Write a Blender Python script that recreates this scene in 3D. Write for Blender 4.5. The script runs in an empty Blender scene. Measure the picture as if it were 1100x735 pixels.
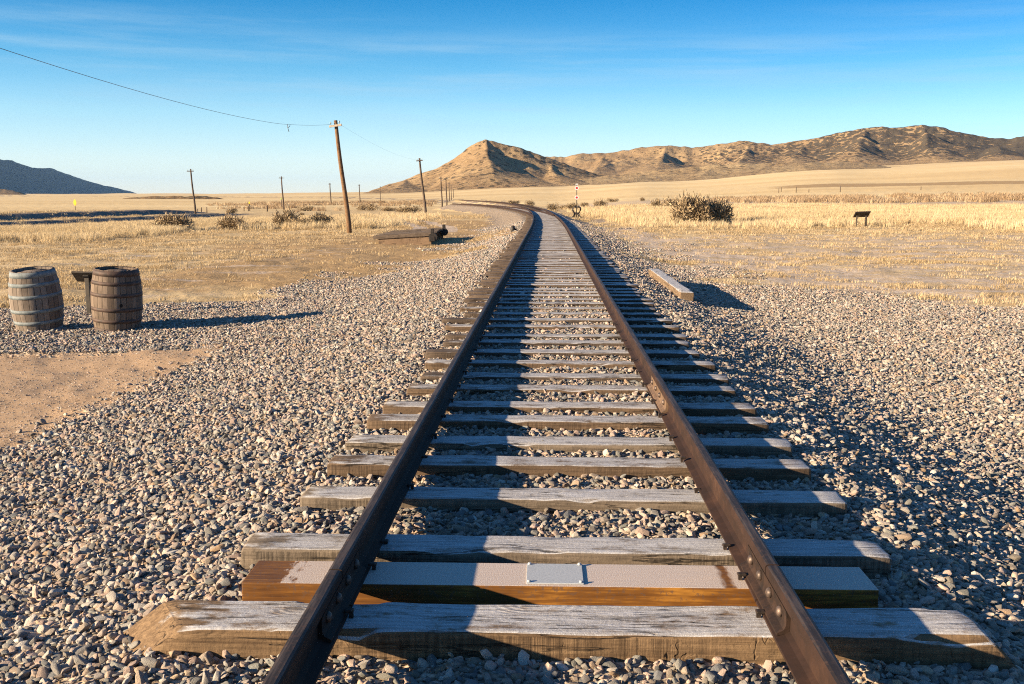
import bpy, bmesh, math, random
import numpy as np
from mathutils import Vector, Matrix

rng = np.random.default_rng(7)
random.seed(7)
R = math.radians
scene = bpy.context.scene
COL = scene.collection

# ------------------------------------------------------------------ camera maths (used to find real positions)
CAMZ = 1.42
FPX = 1069.4                       # focal length for a frame 1100 wide (35 mm)
PITCH, YAW = R(8.36), R(2.094)
_fw = np.array([-math.sin(YAW)*math.cos(PITCH), math.cos(YAW)*math.cos(PITCH), -math.sin(PITCH)])
_rt = np.array([math.cos(YAW), math.sin(YAW), 0.0])
_up = np.cross(_rt, _fw)

def colrow_dir(c, r):
    return _fw*FPX + _rt*(c-550) + _up*(367.5-r)
def at(c, r, z):
    d = colrow_dir(c, r); t = (z-CAMZ)/d[2]
    return d[0]*t, d[1]*t
def at_dist(c, y):
    """x at depth y for a frame column near the horizon"""
    d = colrow_dir(c, 210.4); return d[0]/d[1]*y

SUN_AZ, SUN_EL = R(-114.0), R(15.4)
SUNV = Vector((math.sin(SUN_AZ)*math.cos(SUN_EL), math.cos(SUN_AZ)*math.cos(SUN_EL), math.sin(SUN_EL)))

# ------------------------------------------------------------------ object helpers
def tag(o, label=None, cat=None, group=None, kind=None):
    if label: o['label'] = label
    if cat: o['category'] = cat
    if group: o['group'] = group
    if kind: o['kind'] = kind
    return o
def empty(name, loc, label, cat, group=None, rz=0.0):
    o = bpy.data.objects.new(name, None); COL.objects.link(o)
    o.location = loc; o.rotation_euler = (0, 0, rz); o.empty_display_size = .2
    return tag(o, label, cat, group)
def link(name, me, parent=None, mat=None):
    o = bpy.data.objects.new(name, me); COL.objects.link(o)
    if parent: o.parent = parent
    if mat is not None and len(me.materials) == 0: me.materials.append(mat)
    return o
def mesh_np(name, V, F, smooth=False):
    """V (n,3), F (m,k) constant polygon size"""
    V = np.asarray(V, dtype=np.float32); F = np.asarray(F, dtype=np.int32)
    me = bpy.data.meshes.new(name)
    me.vertices.add(len(V)); me.vertices.foreach_set('co', V.ravel())
    if len(F):
        k = F.shape[1]
        me.loops.add(F.size); me.loops.foreach_set('vertex_index', F.ravel())
        me.polygons.add(len(F))
        me.polygons.foreach_set('loop_start', np.arange(0, F.size, k, dtype=np.int32))
        me.polygons.foreach_set('loop_total', np.full(len(F), k, dtype=np.int32))
        if smooth: me.polygons.foreach_set('use_smooth', np.ones(len(F), dtype=bool))
    me.update(calc_edges=True); me.validate()
    return me
def fattr(me, name, data, typ='FLOAT', dom='POINT'):
    a = me.attributes.new(name, typ, dom)
    key = {'FLOAT': 'value', 'INT': 'value', 'FLOAT_VECTOR': 'vector'}[typ]
    a.data.foreach_set(key, np.ascontiguousarray(data, dtype=np.int32 if typ == 'INT' else np.float32).ravel())

class MB:
    """collects shapes for ONE mesh"""
    def __init__(s): s.bm = bmesh.new()
    def box(s, x0, x1, y0, y1, z0, z1, bevel=0.0, rot=None, loc=(0, 0, 0)):
        r = bmesh.ops.create_cube(s.bm, size=1.0)
        vs = r['verts']
        for v in vs:
            v.co = Vector(((x0+x1)/2+v.co.x*(x1-x0), (y0+y1)/2+v.co.y*(y1-y0), (z0+z1)/2+v.co.z*(z1-z0)))
        if bevel > 0:
            es = list({e for v in vs for e in v.link_edges})
            out = bmesh.ops.bevel(s.bm, geom=es, offset=bevel, segments=2, affect='EDGES', profile=.6)
            vs = list({v for f in out['faces'] for v in f.verts} | {v for v in vs if v.is_valid})
        if rot is not None or loc != (0, 0, 0):
            M = (rot.to_4x4() if rot is not None else Matrix.Identity(4))
            for v in vs: v.co = M @ v.co + Vector(loc)
        return s
    def tube(s, pts, rad, n=8, cap=True):
        pts = [Vector(p) for p in pts]
        rads = rad if hasattr(rad, '__len__') else [rad]*len(pts)
        rings = []
        for i, p in enumerate(pts):
            t = (pts[min(i+1, len(pts)-1)]-pts[max(i-1, 0)]).normalized()
            a = Vector((0, 0, 1)) if abs(t.z) < .9 else Vector((1, 0, 0))
            u = t.cross(a).normalized(); w = t.cross(u)
            rings.append([s.bm.verts.new(p+(u*math.cos(2*math.pi*k/n)+w*math.sin(2*math.pi*k/n))*rads[i]) for k in range(n)])
        for A, B in zip(rings, rings[1:]):
            for k in range(n):
                f = s.bm.faces.new((A[k], A[(k+1) % n], B[(k+1) % n], B[k])); f.smooth = True
        if cap:
            s.bm.faces.new(rings[0][::-1]); s.bm.faces.new(rings[-1])
        return s
    def lathe(s, prof, n=24, center=(0, 0, 0), axis='Z', caps=True):
        rings = []
        for (r, h) in prof:
            ring = []
            for k in range(n):
                a = 2*math.pi*k/n
                c = (r*math.cos(a), r*math.sin(a), h)
                if axis == 'X': c = (h, r*math.cos(a), r*math.sin(a))
                if axis == 'Y': c = (r*math.cos(a), h, r*math.sin(a))
                ring.append(s.bm.verts.new(Vector(c)+Vector(center)))
            rings.append(ring)
        for A, B in zip(rings, rings[1:]):
            for k in range(n):
                f = s.bm.faces.new((A[k], A[(k+1) % n], B[(k+1) % n], B[k])); f.smooth = True
        if caps:
            s.bm.faces.new(rings[0][::-1]); s.bm.faces.new(rings[-1])
        return s
    def build(s, name, mat=None, parent=None):
        bmesh.ops.recalc_face_normals(s.bm, faces=s.bm.faces)
        me = bpy.data.meshes.new(name); s.bm.to_mesh(me); s.bm.free()
        return link(name, me, parent, mat)
def children(o): return [c for c in COL.objects if c.parent == o]
def copy_tree(o, parent=None):
    kids = list(o.children)
    c = o.copy(); COL.objects.link(c); c.parent = parent
    for k in kids:
        d = copy_tree(k, c)
    return c

# ------------------------------------------------------------------ numpy noise
def _hash(ix, iy, s):
    h = (ix.astype(np.int64)*374761393 + iy.astype(np.int64)*668265263 + s*1442695041) & 0x7fffffff
    h = ((h ^ (h >> 13))*1274126177) & 0x7fffffff
    return ((h ^ (h >> 16)) & 0xffff)/65535.0
def vnoise(x, y, s=0):
    x = np.asarray(x, float); y = np.asarray(y, float)
    ix = np.floor(x); iy = np.floor(y); fx = x-ix; fy = y-iy
    fx = fx*fx*fx*(fx*(fx*6-15)+10); fy = fy*fy*fy*(fy*(fy*6-15)+10)
    a = _hash(ix, iy, s); b = _hash(ix+1, iy, s); c = _hash(ix, iy+1, s); d = _hash(ix+1, iy+1, s)
    return (a*(1-fx)+b*fx)*(1-fy)+(c*(1-fx)+d*fx)*fy
def fbm(x, y, oct=4, s=0, gain=.5):
    t = 0; a = 1.0; n = 0
    for o in range(oct):
        t = t+a*vnoise(x*2**o+o*17.3, y*2**o-o*9.1, s+o); n += a; a *= gain
    return t/n
def sstep(a, b, x):
    t = np.clip((x-a)/(b-a), 0, 1); return t*t*(3-2*t)

# ------------------------------------------------------------------ node helpers
def new_mat(name):
    m = bpy.data.materials.new(name); m.use_nodes = True
    nt = m.node_tree; nt.nodes.clear()
    out = nt.nodes.new('ShaderNodeOutputMaterial'); b = nt.nodes.new('ShaderNodeBsdfPrincipled')
    nt.links.new(b.outputs[0], out.inputs['Surface'])
    b.inputs['Roughness'].default_value = .9
    b.inputs['Specular IOR Level'].default_value = .25
    return m, G(nt), b
class G:
    def __init__(s, nt): s.nt = nt
    def _set(s, sock, v):
        if v is None: return
        if isinstance(v, bpy.types.NodeSocket): s.nt.links.new(v, sock)
        elif isinstance(v, (tuple, list)) and len(v) == 3 and sock.type == 'RGBA': sock.default_value = (*v, 1)
        else: sock.default_value = v
    def math(s, op, a, b=None, c=None, clamp=False):
        n = s.nt.nodes.new('ShaderNodeMath'); n.operation = op; n.use_clamp = clamp
        s._set(n.inputs[0], a); s._set(n.inputs[1], b)
        if c is not None: s._set(n.inputs[2], c)
        return n.outputs[0]
    def mix(s, f, a, b, mode='MIX'):
        n = s.nt.nodes.new('ShaderNodeMix'); n.data_type = 'RGBA'; n.blend_type = mode; n.clamp_factor = True
        s._set(n.inputs['Factor'], f); s._set(n.inputs[6], a); s._set(n.inputs[7], b)
        return n.outputs[2]
    def ramp(s, f, stops, interp='LINEAR'):
        n = s.nt.nodes.new('ShaderNodeValToRGB'); n.color_ramp.interpolation = interp
        e = n.color_ramp.elements
        while len(e) < len(stops): e.new(.5)
        for k, (p, c) in enumerate(stops):
            e[k].position = p
            e[k].color = (c, c, c, 1) if not isinstance(c, (tuple, list)) else (*c, 1)
        s._set(n.inputs[0], f); return n.outputs[0]
    def smooth(s, f, a, b):
        n = s.nt.nodes.new('ShaderNodeMapRange'); n.interpolation_type = 'SMOOTHSTEP'
        s._set(n.inputs[0], f); n.inputs[1].default_value = a; n.inputs[2].default_value = b
        return n.outputs[0]
    def noise(s, vec, scale, detail=4, rough=.55, w=None):
        n = s.nt.nodes.new('ShaderNodeTexNoise'); 
        s._set(n.inputs['Vector'], vec); n.inputs['Scale'].default_value = scale
        n.inputs['Detail'].default_value = detail; n.inputs['Roughness'].default_value = rough
        return n.outputs['Fac']
    def voro(s, vec, scale, feat='F1', out='Distance'):
        n = s.nt.nodes.new('ShaderNodeTexVoronoi'); n.feature = feat
        s._set(n.inputs['Vector'], vec); n.inputs['Scale'].default_value = scale
        return n.outputs[out]
    def coord(s, which='Object'):
        return s.nt.nodes.new('ShaderNodeTexCoord').outputs[which]
    def geo(s, which): return s.nt.nodes.new('ShaderNodeNewGeometry').outputs[which]
    def oi(s, which='Random'): return s.nt.nodes.new('ShaderNodeObjectInfo').outputs[which]
    def attr(s, name, typ='GEOMETRY', out='Fac'):
        n = s.nt.nodes.new('ShaderNodeAttribute'); n.attribute_name = name; n.attribute_type = typ
        return n.outputs[out]
    def mapping(s, vec, scale=(1, 1, 1), loc=(0, 0, 0), rot=(0, 0, 0)):
        n = s.nt.nodes.new('ShaderNodeMapping'); s._set(n.inputs[0], vec)
        s._set(n.inputs['Scale'], scale)
        s._set(n.inputs['Location'], loc)
        n.inputs['Rotation'].default_value = rot
        return n.outputs[0]
    def vadd(s, a, b):
        n = s.nt.nodes.new('ShaderNodeVectorMath'); n.operation = 'ADD'
        s._set(n.inputs[0], a); s._set(n.inputs[1], b); return n.outputs[0]
    def comb(s, x, y, z):
        n = s.nt.nodes.new('ShaderNodeCombineXYZ'); s._set(n.inputs[0], x); s._set(n.inputs[1], y); s._set(n.inputs[2], z)
        return n.outputs[0]
    def sep(s, v):
        n = s.nt.nodes.new('ShaderNodeSeparateXYZ'); s._set(n.inputs[0], v); return n.outputs
    def bump(s, h, strength=.5, dist=.01, normal=None):
        n = s.nt.nodes.new('ShaderNodeBump'); n.inputs['Strength'].default_value = strength
        n.inputs['Distance'].default_value = dist; s._set(n.inputs['Height'], h)
        if normal is not None: s._set(n.inputs['Normal'], normal)
        return n.outputs[0]
    def set(s, node, **kw):
        for k, v in kw.items(): s._set(node.inputs[k.replace('_', ' ')], v)

# ------------------------------------------------------------------ materials
GRASS_A, GRASS_B = (.55, .425, .245), (.43, .315, .165)
FROST = (.50, .505, .52)

def mat_wood(name, dark, light, frost=0.0, frost_lo=.45, axis=0, scale=1.0, spots=0.35, bumps=1.0, frost_z=.75, melt=None, cracks=False):
    m, g, b = new_mat(name)
    co = g.coord('Object')
    rnd = g.oi('Random')
    off = g.comb(g.math('MULTIPLY', rnd, 37.0), g.math('MULTIPLY', rnd, 91.0), g.math('MULTIPLY', rnd, 13.0))
    p = g.vadd(co, off)
    sc = [22*scale]*3; sc[axis] = 1.1*scale
    grain = g.noise(g.mapping(p, tuple(sc)), 3.2, 6, .65)
    sc2 = [60*scale]*3; sc2[axis] = 2.0*scale
    fine = g.noise(g.mapping(p, tuple(sc2)), 3.0, 4, .7)
    blot = g.noise(p, 3.5*scale, 4, .6)
    c = g.ramp(grain, [(.3, dark), (.7, light)])
    c = g.mix(g.math('MULTIPLY', g.smooth(blot, .5, .75), spots), c, tuple(x*.45 for x in dark))
    c = g.mix(g.math('MULTIPLY', g.smooth(fine, .55, .75), .35), c, tuple(x*.35 for x in dark))
    h = g.math('ADD', g.math('MULTIPLY', grain, .6), g.math('MULTIPLY', fine, .5))
    # drying checks run along the grain, saw marks across it
    sk = [15.0*scale]*3; sk[axis] = .9*scale
    cn = g.noise(g.mapping(p, tuple(sk)), 1.0, 5, .55)
    chk = g.math('MULTIPLY', g.smooth(g.math('ABSOLUTE', g.math('SUBTRACT', cn, .5)), .011, .003), g.smooth(g.noise(p, 2.6, 3, .6), .46, .58))
    c = g.mix(g.math('MULTIPLY', chk, .85), c, (.012, .009, .007))
    ss = [3.0]*3; ss[axis] = 75.0
    saw = g.noise(g.mapping(p, tuple(ss)), 1.0, 3, .6)
    nzz = g.math('ABSOLUTE', g.sep(g.geo('True Normal'))[2])
    sawm = g.math('MULTIPLY', g.smooth(nzz, .5, .2), g.smooth(g.noise(p, 1.6, 2, .5), .35, .6))
    c = g.mix(g.math('MULTIPLY', g.math('MULTIPLY', sawm, g.smooth(saw, .42, .62)), .55), c, tuple(x*.45 for x in dark))
    pit = g.noise(p, 42, 4, .7)
    c = g.mix(g.math('MULTIPLY', g.smooth(pit, .54, .68), .45), c, tuple(x*.5 for x in dark))
    h = g.math('ADD', g.math('SUBTRACT', h, g.math('MULTIPLY', chk, 2.5)), g.math('MULTIPLY', saw, g.math('MULTIPLY', sawm, .6)))
    h = g.math('ADD', h, g.math('MULTIPLY', pit, .5))
    cm = chk
    if cracks:
        # knots swirl the grain; short dark cracks wander over the near face
        kd = g.voro(g.mapping(p, (2.1, 4.5, 4.5)), 1.0)
        ksel = g.smooth(g.noise(p, 1.7, 2, .5), .47, .58)
        km = g.math('MULTIPLY', g.smooth(kd, .16, .07), ksel)
        ring = g.math('MULTIPLY', g.math('MULTIPLY', g.math('SINE', g.math('MULTIPLY', g.math('ADD', kd, g.math('MULTIPLY', grain, .12)), 85.0)), g.smooth(kd, .5, .12)), ksel)
        c = g.mix(g.math('MULTIPLY', g.smooth(ring, .2, .9), .6), c, tuple(x*.4 for x in dark))
        c = g.mix(g.math('MULTIPLY', km, .85), c, (.03, .02, .013))
        wn = g.noise(g.mapping(p, (1.5, 1, .8)), 5.5, 3, .55)
        sq = g.math('MULTIPLY', g.smooth(g.math('ABSOLUTE', g.math('SUBTRACT', wn, .5)), .013, .004), g.math('MULTIPLY', g.smooth(nzz, .5, .2), g.smooth(g.noise(p, 6.5, 2, .5), .55, .66)))
        c = g.mix(g.math('MULTIPLY', sq, .75), c, (.012, .009, .007))
        h = g.math('SUBTRACT', g.math('ADD', h, g.math('MULTIPLY', ring, .5)), g.math('MULTIPLY', sq, 2.0))
        cm = g.math('MAXIMUM', chk, g.math('MULTIPLY', sq, .8))
    if frost > 0:
        nz = g.sep(g.geo('True Normal'))[2]
        up = g.smooth(nz, frost_z-.2, frost_z+.1)
        px = g.sep(co)
        fn = g.noise(g.mapping(p, (2.2, 5, 5)), 3.0, 5, .62)
        lvl = frost_lo
        fm = g.smooth(g.math('ADD', fn, g.math('MULTIPLY', g.math('SUBTRACT', g.math('ADD', g.math('MULTIPLY', fine, .5), g.math('MULTIPLY', pit, .5)), .5), .7)), lvl-.16, lvl+.13)
        if melt is not None:
            # frost already gone from the sun side beyond the first rail
            edge = g.math('ADD', px[0], g.math('MULTIPLY', g.math('SUBTRACT', fn, .5), .8))
            keep = g.smooth(edge, melt-.1, melt+.06)
            fm = g.math('MULTIPLY', fm, keep)
        fm = g.math('MULTIPLY', g.math('MULTIPLY', fm, up), frost)
        fcol = g.mix(g.math('MULTIPLY', g.smooth(grain, .32, .68), .8), (.30, .285, .27), FROST)
        fm = g.math('MULTIPLY', fm, g.math('SUBTRACT', 1.0, g.math('MAXIMUM', g.math('MULTIPLY', cm, .8), g.math('MULTIPLY', km, .85) if cracks else 0.0)))
        c = g.mix(fm, c, fcol)
        sp = g.noise(co, 260, 2, .5)
        c = g.mix(g.math('MULTIPLY', g.math('MULTIPLY', fm, .5), g.smooth(sp, .5, .72)), c, (.82, .84, .88))
    g.set(b, Base_Color=c, Roughness=.88, Normal=g.bump(h, .9*bumps, .006))
    return m

M = {}
M['tie_end'] = mat_wood('weathered_end_tie', (.085, .052, .028), (.235, .155, .085), .92, .40, spots=.45, cracks=True, melt=-1.14)
M['tie_a'] = mat_wood('weathered_tie_grey', (.075, .058, .042), (.215, .17, .125), .88, .36, melt=-1.1)
M['tie_b'] = mat_wood('weathered_tie_brown', (.058, .038, .024), (.165, .112, .07), .85, .43, melt=-1.02)
M['tie_c'] = mat_wood('weathered_tie_dark', (.045, .034, .026), (.125, .09, .065), .85, .40, melt=-.80)
M['tie_far'] = mat_wood('weathered_tie_far', (.06, .043, .032), (.15, .11, .08), .95, .30, melt=-.74)
M['beam'] = mat_wood('beam_wood', (.10, .065, .04), (.26, .185, .12), .95, .28, axis=1)
M['old_timber'] = mat_wood('old_timber', (.065, .048, .036), (.21, .16, .12), 0, axis=0)
M['timber_front'] = mat_wood('timber_front', (.14, .09, .055), (.32, .22, .14), 0, axis=0)
M['pole'] = mat_wood('pole_wood', (.10, .055, .028), (.27, .16, .085), 0, axis=2, scale=.6)
M['pole_grey'] = mat_wood('pole_wood_grey', (.06, .045, .035), (.15, .11, .085), 0, axis=2, scale=.6)
M['arm_wood'] = mat_wood('pale_crossarm', (.40, .34, .27), (.6, .54, .46), 0, axis=0)
M['stave'] = None

def mat_stave(name, a, bcol, cnt=26, hoopz=None):
    m, g, b = new_mat(name)
    co = g.coord('Object'); s = g.sep(co)
    ang = g.math('DIVIDE', g.math('ARCTAN2', s[1], s[0]), 2*math.pi)
    t = g.math('MULTIPLY', ang, float(cnt))
    cell = g.math('FLOOR', t); fr = g.math('FRACT', t)
    gap = g.math('MINIMUM', fr, g.math('SUBTRACT', 1.0, fr))
    gm = g.smooth(gap, .05, .01)
    cellr = g.noise(g.comb(g.math('MULTIPLY', cell, 3.71), 0.0, 0.0), 1.3, 0)
    grain = g.noise(g.mapping(g.comb(t, s[2], 0.0), (3.5, 2.2, 1)), 3.0, 6, .7)
    stain = g.noise(co, 5, 4, .6)
    c = g.ramp(grain, [(.3, a), (.72, bcol)])
    c = g.mix(g.smooth(cellr, .3, .7), c, tuple(x*.8 for x in a))
    c = g.mix(g.math('MULTIPLY', g.smooth(stain, .5, .7), .5), c, tuple(x*.4 for x in a))
    c = g.mix(gm, c, (.01, .008, .006))
    h = g.math('SUBTRACT', g.math('MULTIPLY', grain, .5), g.math('MULTIPLY', gm, 1.5))
    g.set(b, Base_Color=c, Roughness=.85, Normal=g.bump(h, .9, .008))
    return m
M['stave_grey'] = mat_stave('grey_staves', (.14, .11, .088), (.30, .25, .205))
M['stave_brown'] = mat_stave('brown_staves', (.115, .084, .062), (.26, .20, .155))

def mat_metal(name, a, b2, rough=.55, metal=.6, scale=14, bump=.3, spec=.4):
    m, g, b = new_mat(name)
    co = g.coord('Object')
    n = g.noise(co, scale, 6, .65); n2 = g.noise(co, scale*7, 3, .6)
    c = g.mix(g.smooth(n, .35, .65), a, b2)
    c = g.mix(g.math('MULTIPLY', g.smooth(n2, .55, .7), .4), c, tuple(x*.5 for x in a))
    b.inputs['Specular IOR Level'].default_value = spec
    g.set(b, Base_Color=c, Roughness=g.math('ADD', rough-.1, g.math('MULTIPLY', n, .2)), Metallic=metal,
          Normal=g.bump(g.math('ADD', n, n2), bump, .003))
    return m
M['hoop_blue'] = mat_metal('grey_hoop', (.10, .125, .135), (.19, .21, .215), .75, .0)
M['hoop_rust'] = mat_metal('rusty_hoop', (.04, .028, .023), (.085, .052, .04), .7, .1)
M['iron'] = mat_metal('black_iron', (.018, .016, .015), (.04, .032, .027), .6, .3)
M['bolt'] = mat_metal('bolt_iron', (.06, .045, .038), (.14, .10, .08), .5, .5, 40)
M['spike'] = mat_metal('spike_iron', (.022, .017, .014), (.06, .04, .03), .6, .4, 40)
M['bar'] = mat_metal('joint_bar_iron', (.014, .009, .007), (.034, .019, .013), .75, .0, 18, .3, .2)
M['bar_tan'] = mat_metal('joint_bar_tan', (.09, .055, .032), (.16, .10, .06), .7, .1, 18)
M['plaque'] = mat_metal('frosted_plaque', (.30, .325, .345), (.39, .41, .43), .6, .0, 160, .15)
M['white'] = mat_metal('white_paint', (.5, .5, .5), (.6, .6, .6), .5, 0)
M['red'] = mat_metal('red_paint', (.33, .02, .025), (.42, .03, .03), .5, 0)
M['yellow'] = mat_metal('yellow_paint', (.75, .52, .02), (.85, .60, .03), .5, 0)
M['green'] = mat_metal('green_paint', (.30, .45, .06), (.36, .5, .08), .5, 0)
M['glass_ins'] = mat_metal('insulator', (.25, .35, .35), (.35, .45, .45), .25, 0)
M['wire'] = mat_metal('wire', (.09, .11, .14), (.12, .14, .17), .5, .3)
M['sign_dark'] = mat_metal('dark_sign', (.03, .024, .018), (.055, .042, .03), .6, 0)
M['hole'] = mat_metal('dark_hole', (.006, .005, .004), (.01, .008, .007), .9, 0)

def mat_rail():
    m, g, b = new_mat('rusty_rail')
    co = g.coord('Object'); px = g.sep(co)
    st = g.noise(g.mapping(co, (1, .06, 1)), 60, 5, .65)
    n = g.noise(co, 5, 6, .65); sp = g.noise(co, 130, 3, .6)
    side = g.ramp(n, [(.3, (.014, .008, .006)), (.55, (.030, .015, .010)), (.75, (.062, .031, .018))])
    side = g.mix(g.math('MULTIPLY', g.smooth(sp, .55, .7), .5), side, (.03, .017, .012))
    nz = g.sep(g.geo('True Normal'))[2]
    top = g.math('MULTIPLY', g.smooth(nz, .6, .9), g.smooth(px[2], .105, .125))
    topc = g.mix(g.smooth(st, .4, .65), (.026, .020, .017), (.070, .054, .046))
    topc = g.mix(g.math('MULTIPLY', g.smooth(g.noise(co, 45, 5, .75), .5, .66), .6), topc, (.085, .05, .034))
    c = g.mix(top, side, topc)
    b.inputs['Specular IOR Level'].default_value = .22
    g.set(b, Base_Color=c, Metallic=g.math('MULTIPLY', top, .1), Roughness=g.math('SUBTRACT', .78, g.math('MULTIPLY', top, .2)),
          Normal=g.bump(g.math('ADD', n, g.math('MULTIPLY', sp, .5)), .35, .003))
    return m
M['rail'] = mat_rail()

def mat_polished_tie():
    m, g, b = new_mat('orange_brown_tie')
    co = g.coord('Object'); px = g.sep(co)
    grain = g.noise(g.mapping(co, (1.5, 26, 26)), 3, 6, .65)
    n = g.noise(co, 3, 4, .6)
    c = g.ramp(g.math('ADD', g.math('MULTIPLY', grain, .6), g.math('MULTIPLY', n, .4)),
               [(.35, (.065, .026, .008)), (.52, (.155, .064, .013)), (.65, (.37, .17, .028))])
    sp = g.noise(co, 75, 3, .6)
    c = g.mix(g.math('MULTIPLY', g.math('MULTIPLY', g.smooth(sp, .55, .65), g.smooth(px[2], -.09, -.02)), .7), c, (.10, .06, .04))
    nz = g.sep(g.geo('True Normal'))[2]
    up = g.smooth(nz, .55, .85)
    fn = g.noise(g.mapping(co, (6, 3, 1)), 3.5, 5, .65)
    edge = g.math('ADD', px[0], g.math('MULTIPLY', g.math('SUBTRACT', fn, .5), .30))
    keep = g.smooth(edge, -.99, -.95)
    # bare rings of wood hugging the rail that has thawed them
    d2 = g.math('ABSOLUTE', g.math('SUBTRACT', g.math('ADD', px[0], g.math('MULTIPLY', fn, .06)), .70))
    keep = g.math('MULTIPLY', keep, g.smooth(d2, .004, .03))
    fm = g.math('MULTIPLY', g.math('MULTIPLY', up, keep), .82)
    spk = g.noise(co, 190, 2, .5)
    fcol = g.mix(g.smooth(spk, .4, .65), (.47, .385, .32), (.60, .55, .51))
    c = g.mix(fm, c, fcol)
    g.set(b, Base_Color=c, Roughness=.6, Normal=g.bump(g.math('ADD', grain, g.math('MULTIPLY', spk, fm)), .4, .003))
    return m
M['polished'] = mat_polished_tie()

def mat_stone():
    m, g, b = new_mat('ballast_stone')
    t = g.attr('tone', 'INSTANCER'); v = g.attr('shade', 'INSTANCER')
    co = g.coord('Object')
    n = g.noise(co, 2.6, 5, .65); n2 = g.noise(co, 12, 3, .6)
    c = g.ramp(t, [(0, (.20, .19, .175)), (.13, (.36, .33, .29)), (.26, (.46, .365, .29)), (.40, (.47, .345, .285)),
                   (.50, (.31, .24, .18)), (.60, (.165, .17, .155)), (.70, (.46, .42, .37)), (.79, (.40, .27, .16)), (.86, (.13, .135, .14)), (.93, (.25, .25, .225)), (1, (.55, .50, .44))])
    c = g.mix(1.0, c, g.ramp(v, [(0, .72), (1, 1.35)]), 'MULTIPLY')
    c = g.mix(g.math('MULTIPLY', g.smooth(n, .42, .7), .35), c, (.20, .165, .125))
    c = g.mix(g.math('MULTIPLY', g.smooth(n2, .58, .72), .3), c, (.5, .46, .41))
    g.set(b, Base_Color=c, Roughness=.85, Normal=g.bump(n2, .5, .15))
    return m
M['stone'] = mat_stone()

def mat_grass(name, a, bcol, ccol):
    m, g, b = new_mat(name)
    t = g.attr('tone', 'INSTANCER')
    c = g.ramp(t, [(0, a), (.5, bcol), (1, ccol)])
    z = g.sep(g.coord('Generated'))[2]
    b.inputs['Roughness'].default_value = .8
    g.set(b, Base_Color=c)
    tr = g.nt.nodes.new('ShaderNodeBsdfTranslucent'); g._set(tr.inputs[0], c)
    mx = g.nt.nodes.new('ShaderNodeMixShader'); mx.inputs[0].default_value = .25
    g.nt.links.new(b.outputs[0], mx.inputs[1]); g.nt.links.new(tr.outputs[0], mx.inputs[2])
    out = [n for n in g.nt.nodes if n.type == 'OUTPUT_MATERIAL'][0]
    g.nt.links.new(mx.outputs[0], out.inputs['Surface'])
    return m
M['grass'] = mat_grass('dry_grass', (.36, .255, .13), (.52, .395, .225), (.68, .565, .38))
M['grass_tall'] = mat_grass('tall_dry_grass', (.44, .325, .175), (.575, .45, .265), (.71, .60, .41))
M['brush'] = mat_grass('dry_brush', (.27, .185, .11), (.40, .285, .17), (.54, .42, .27))

def mat_sage():
    m, g, b = new_mat('sagebrush_leaf')
    t = g.attr('tone')
    c = g.ramp(t, [(0, (.12, .088, .05)), (.4, (.25, .185, .11)), (.75, (.38, .29, .18)), (1, (.52, .41, .26))])
    g.set(b, Base_Color=c); return m
M['sage'] = mat_sage()
M['twig'] = mat_wood('sage_twig', (.05, .035, .025), (.12, .09, .065), 0, axis=2)

# ------------------------------------------------------------------ terrain functions
def xc(y): return .03 - 3.6e-4*np.maximum(0, np.asarray(y, float)-38)**2
def xs(y): return .03 - 1.1e-3*np.maximum(0, np.asarray(y, float)-50)**2

_D = np.array([0, 12, 20, 35, 60, 90, 130, 200, 300, 600, 1500, 3000, 8000, 30000.])
_C = np.array([-1500, 0, 200, 400, 590, 700, 900, 1100, 3000.])
_T = np.array([
 [-.42, -.42, -.45, -.52, -.75, -1.0, -1.2, -1.25, -1.2, -.9, 0.0, 2.5, 9.0, 30],
 [-.42, -.42, -.45, -.52, -.75, -1.0, -1.2, -1.25, -1.2, -.9, 0.2, 2.5, 10., 30],
 [-.42, -.42, -.45, -.52, -.72, -1.0, -1.2, -1.25, -1.2, -.8, 0.5, 4.0, 12., 30],
 [-.40, -.40, -.42, -.50, -.62, -.80, -1.0, -1.05, -.9, -.2, 4.0, 10., 16., 30],
 [-.40, -.40, -.42, -.48, -.50, -.52, -.55, -.5, -.2, 2.2, 14., 40., 60., 60],
 [-.42, -.42, -.45, -.50, -.52, -.3, .0, .45, 1.2, 5.2, 20., 55., 90., 90],
 [-.45, -.45, -.48, -.52, -.52, -.2, .15, 1.0, 2.6, 9.0, 37., 80., 120., 120],
 [-.45, -.45, -.48, -.52, -.50, -.15, .25, 1.2, 3.0, 10.5, 45., 90., 130., 130],
 [-.45, -.45, -.48, -.52, -.50, -.15, .25, 1.2, 3.0, 10.5, 45., 90., 130., 130]])
def plain(x, y):
    d = np.hypot(x, y)
    c = 589.5+1069*np.where(y > .01*np.abs(x), np.clip(x/np.maximum(y, 1e-3), -6, 6), np.sign(x)*6)
    ci = np.clip(np.interp(c, _C, np.arange(len(_C))), 0, len(_C)-1.001)
    ld = np.interp(np.log(d+5), np.log(_D+5), np.arange(len(_D))); ld = np.clip(ld, 0, len(_D)-1.001)
    i = ci.astype(int); j = ld.astype(int); a = ci-i; b = ld-j; a = a*a*(3-2*a)
    return (_T[i, j]*(1-b)+_T[i, j+1]*b)*(1-a)+(_T[i+1, j]*(1-b)+_T[i+1, j+1]*b)*a
def crest(y): return np.interp(y, [0, 3.6, 4.4, 6, 8, 12, 18, 40, 80, 400], [-.105, -.10, -.068, -.052, -.042, -.038, -.048, -.055, -.055, -.06])
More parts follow.
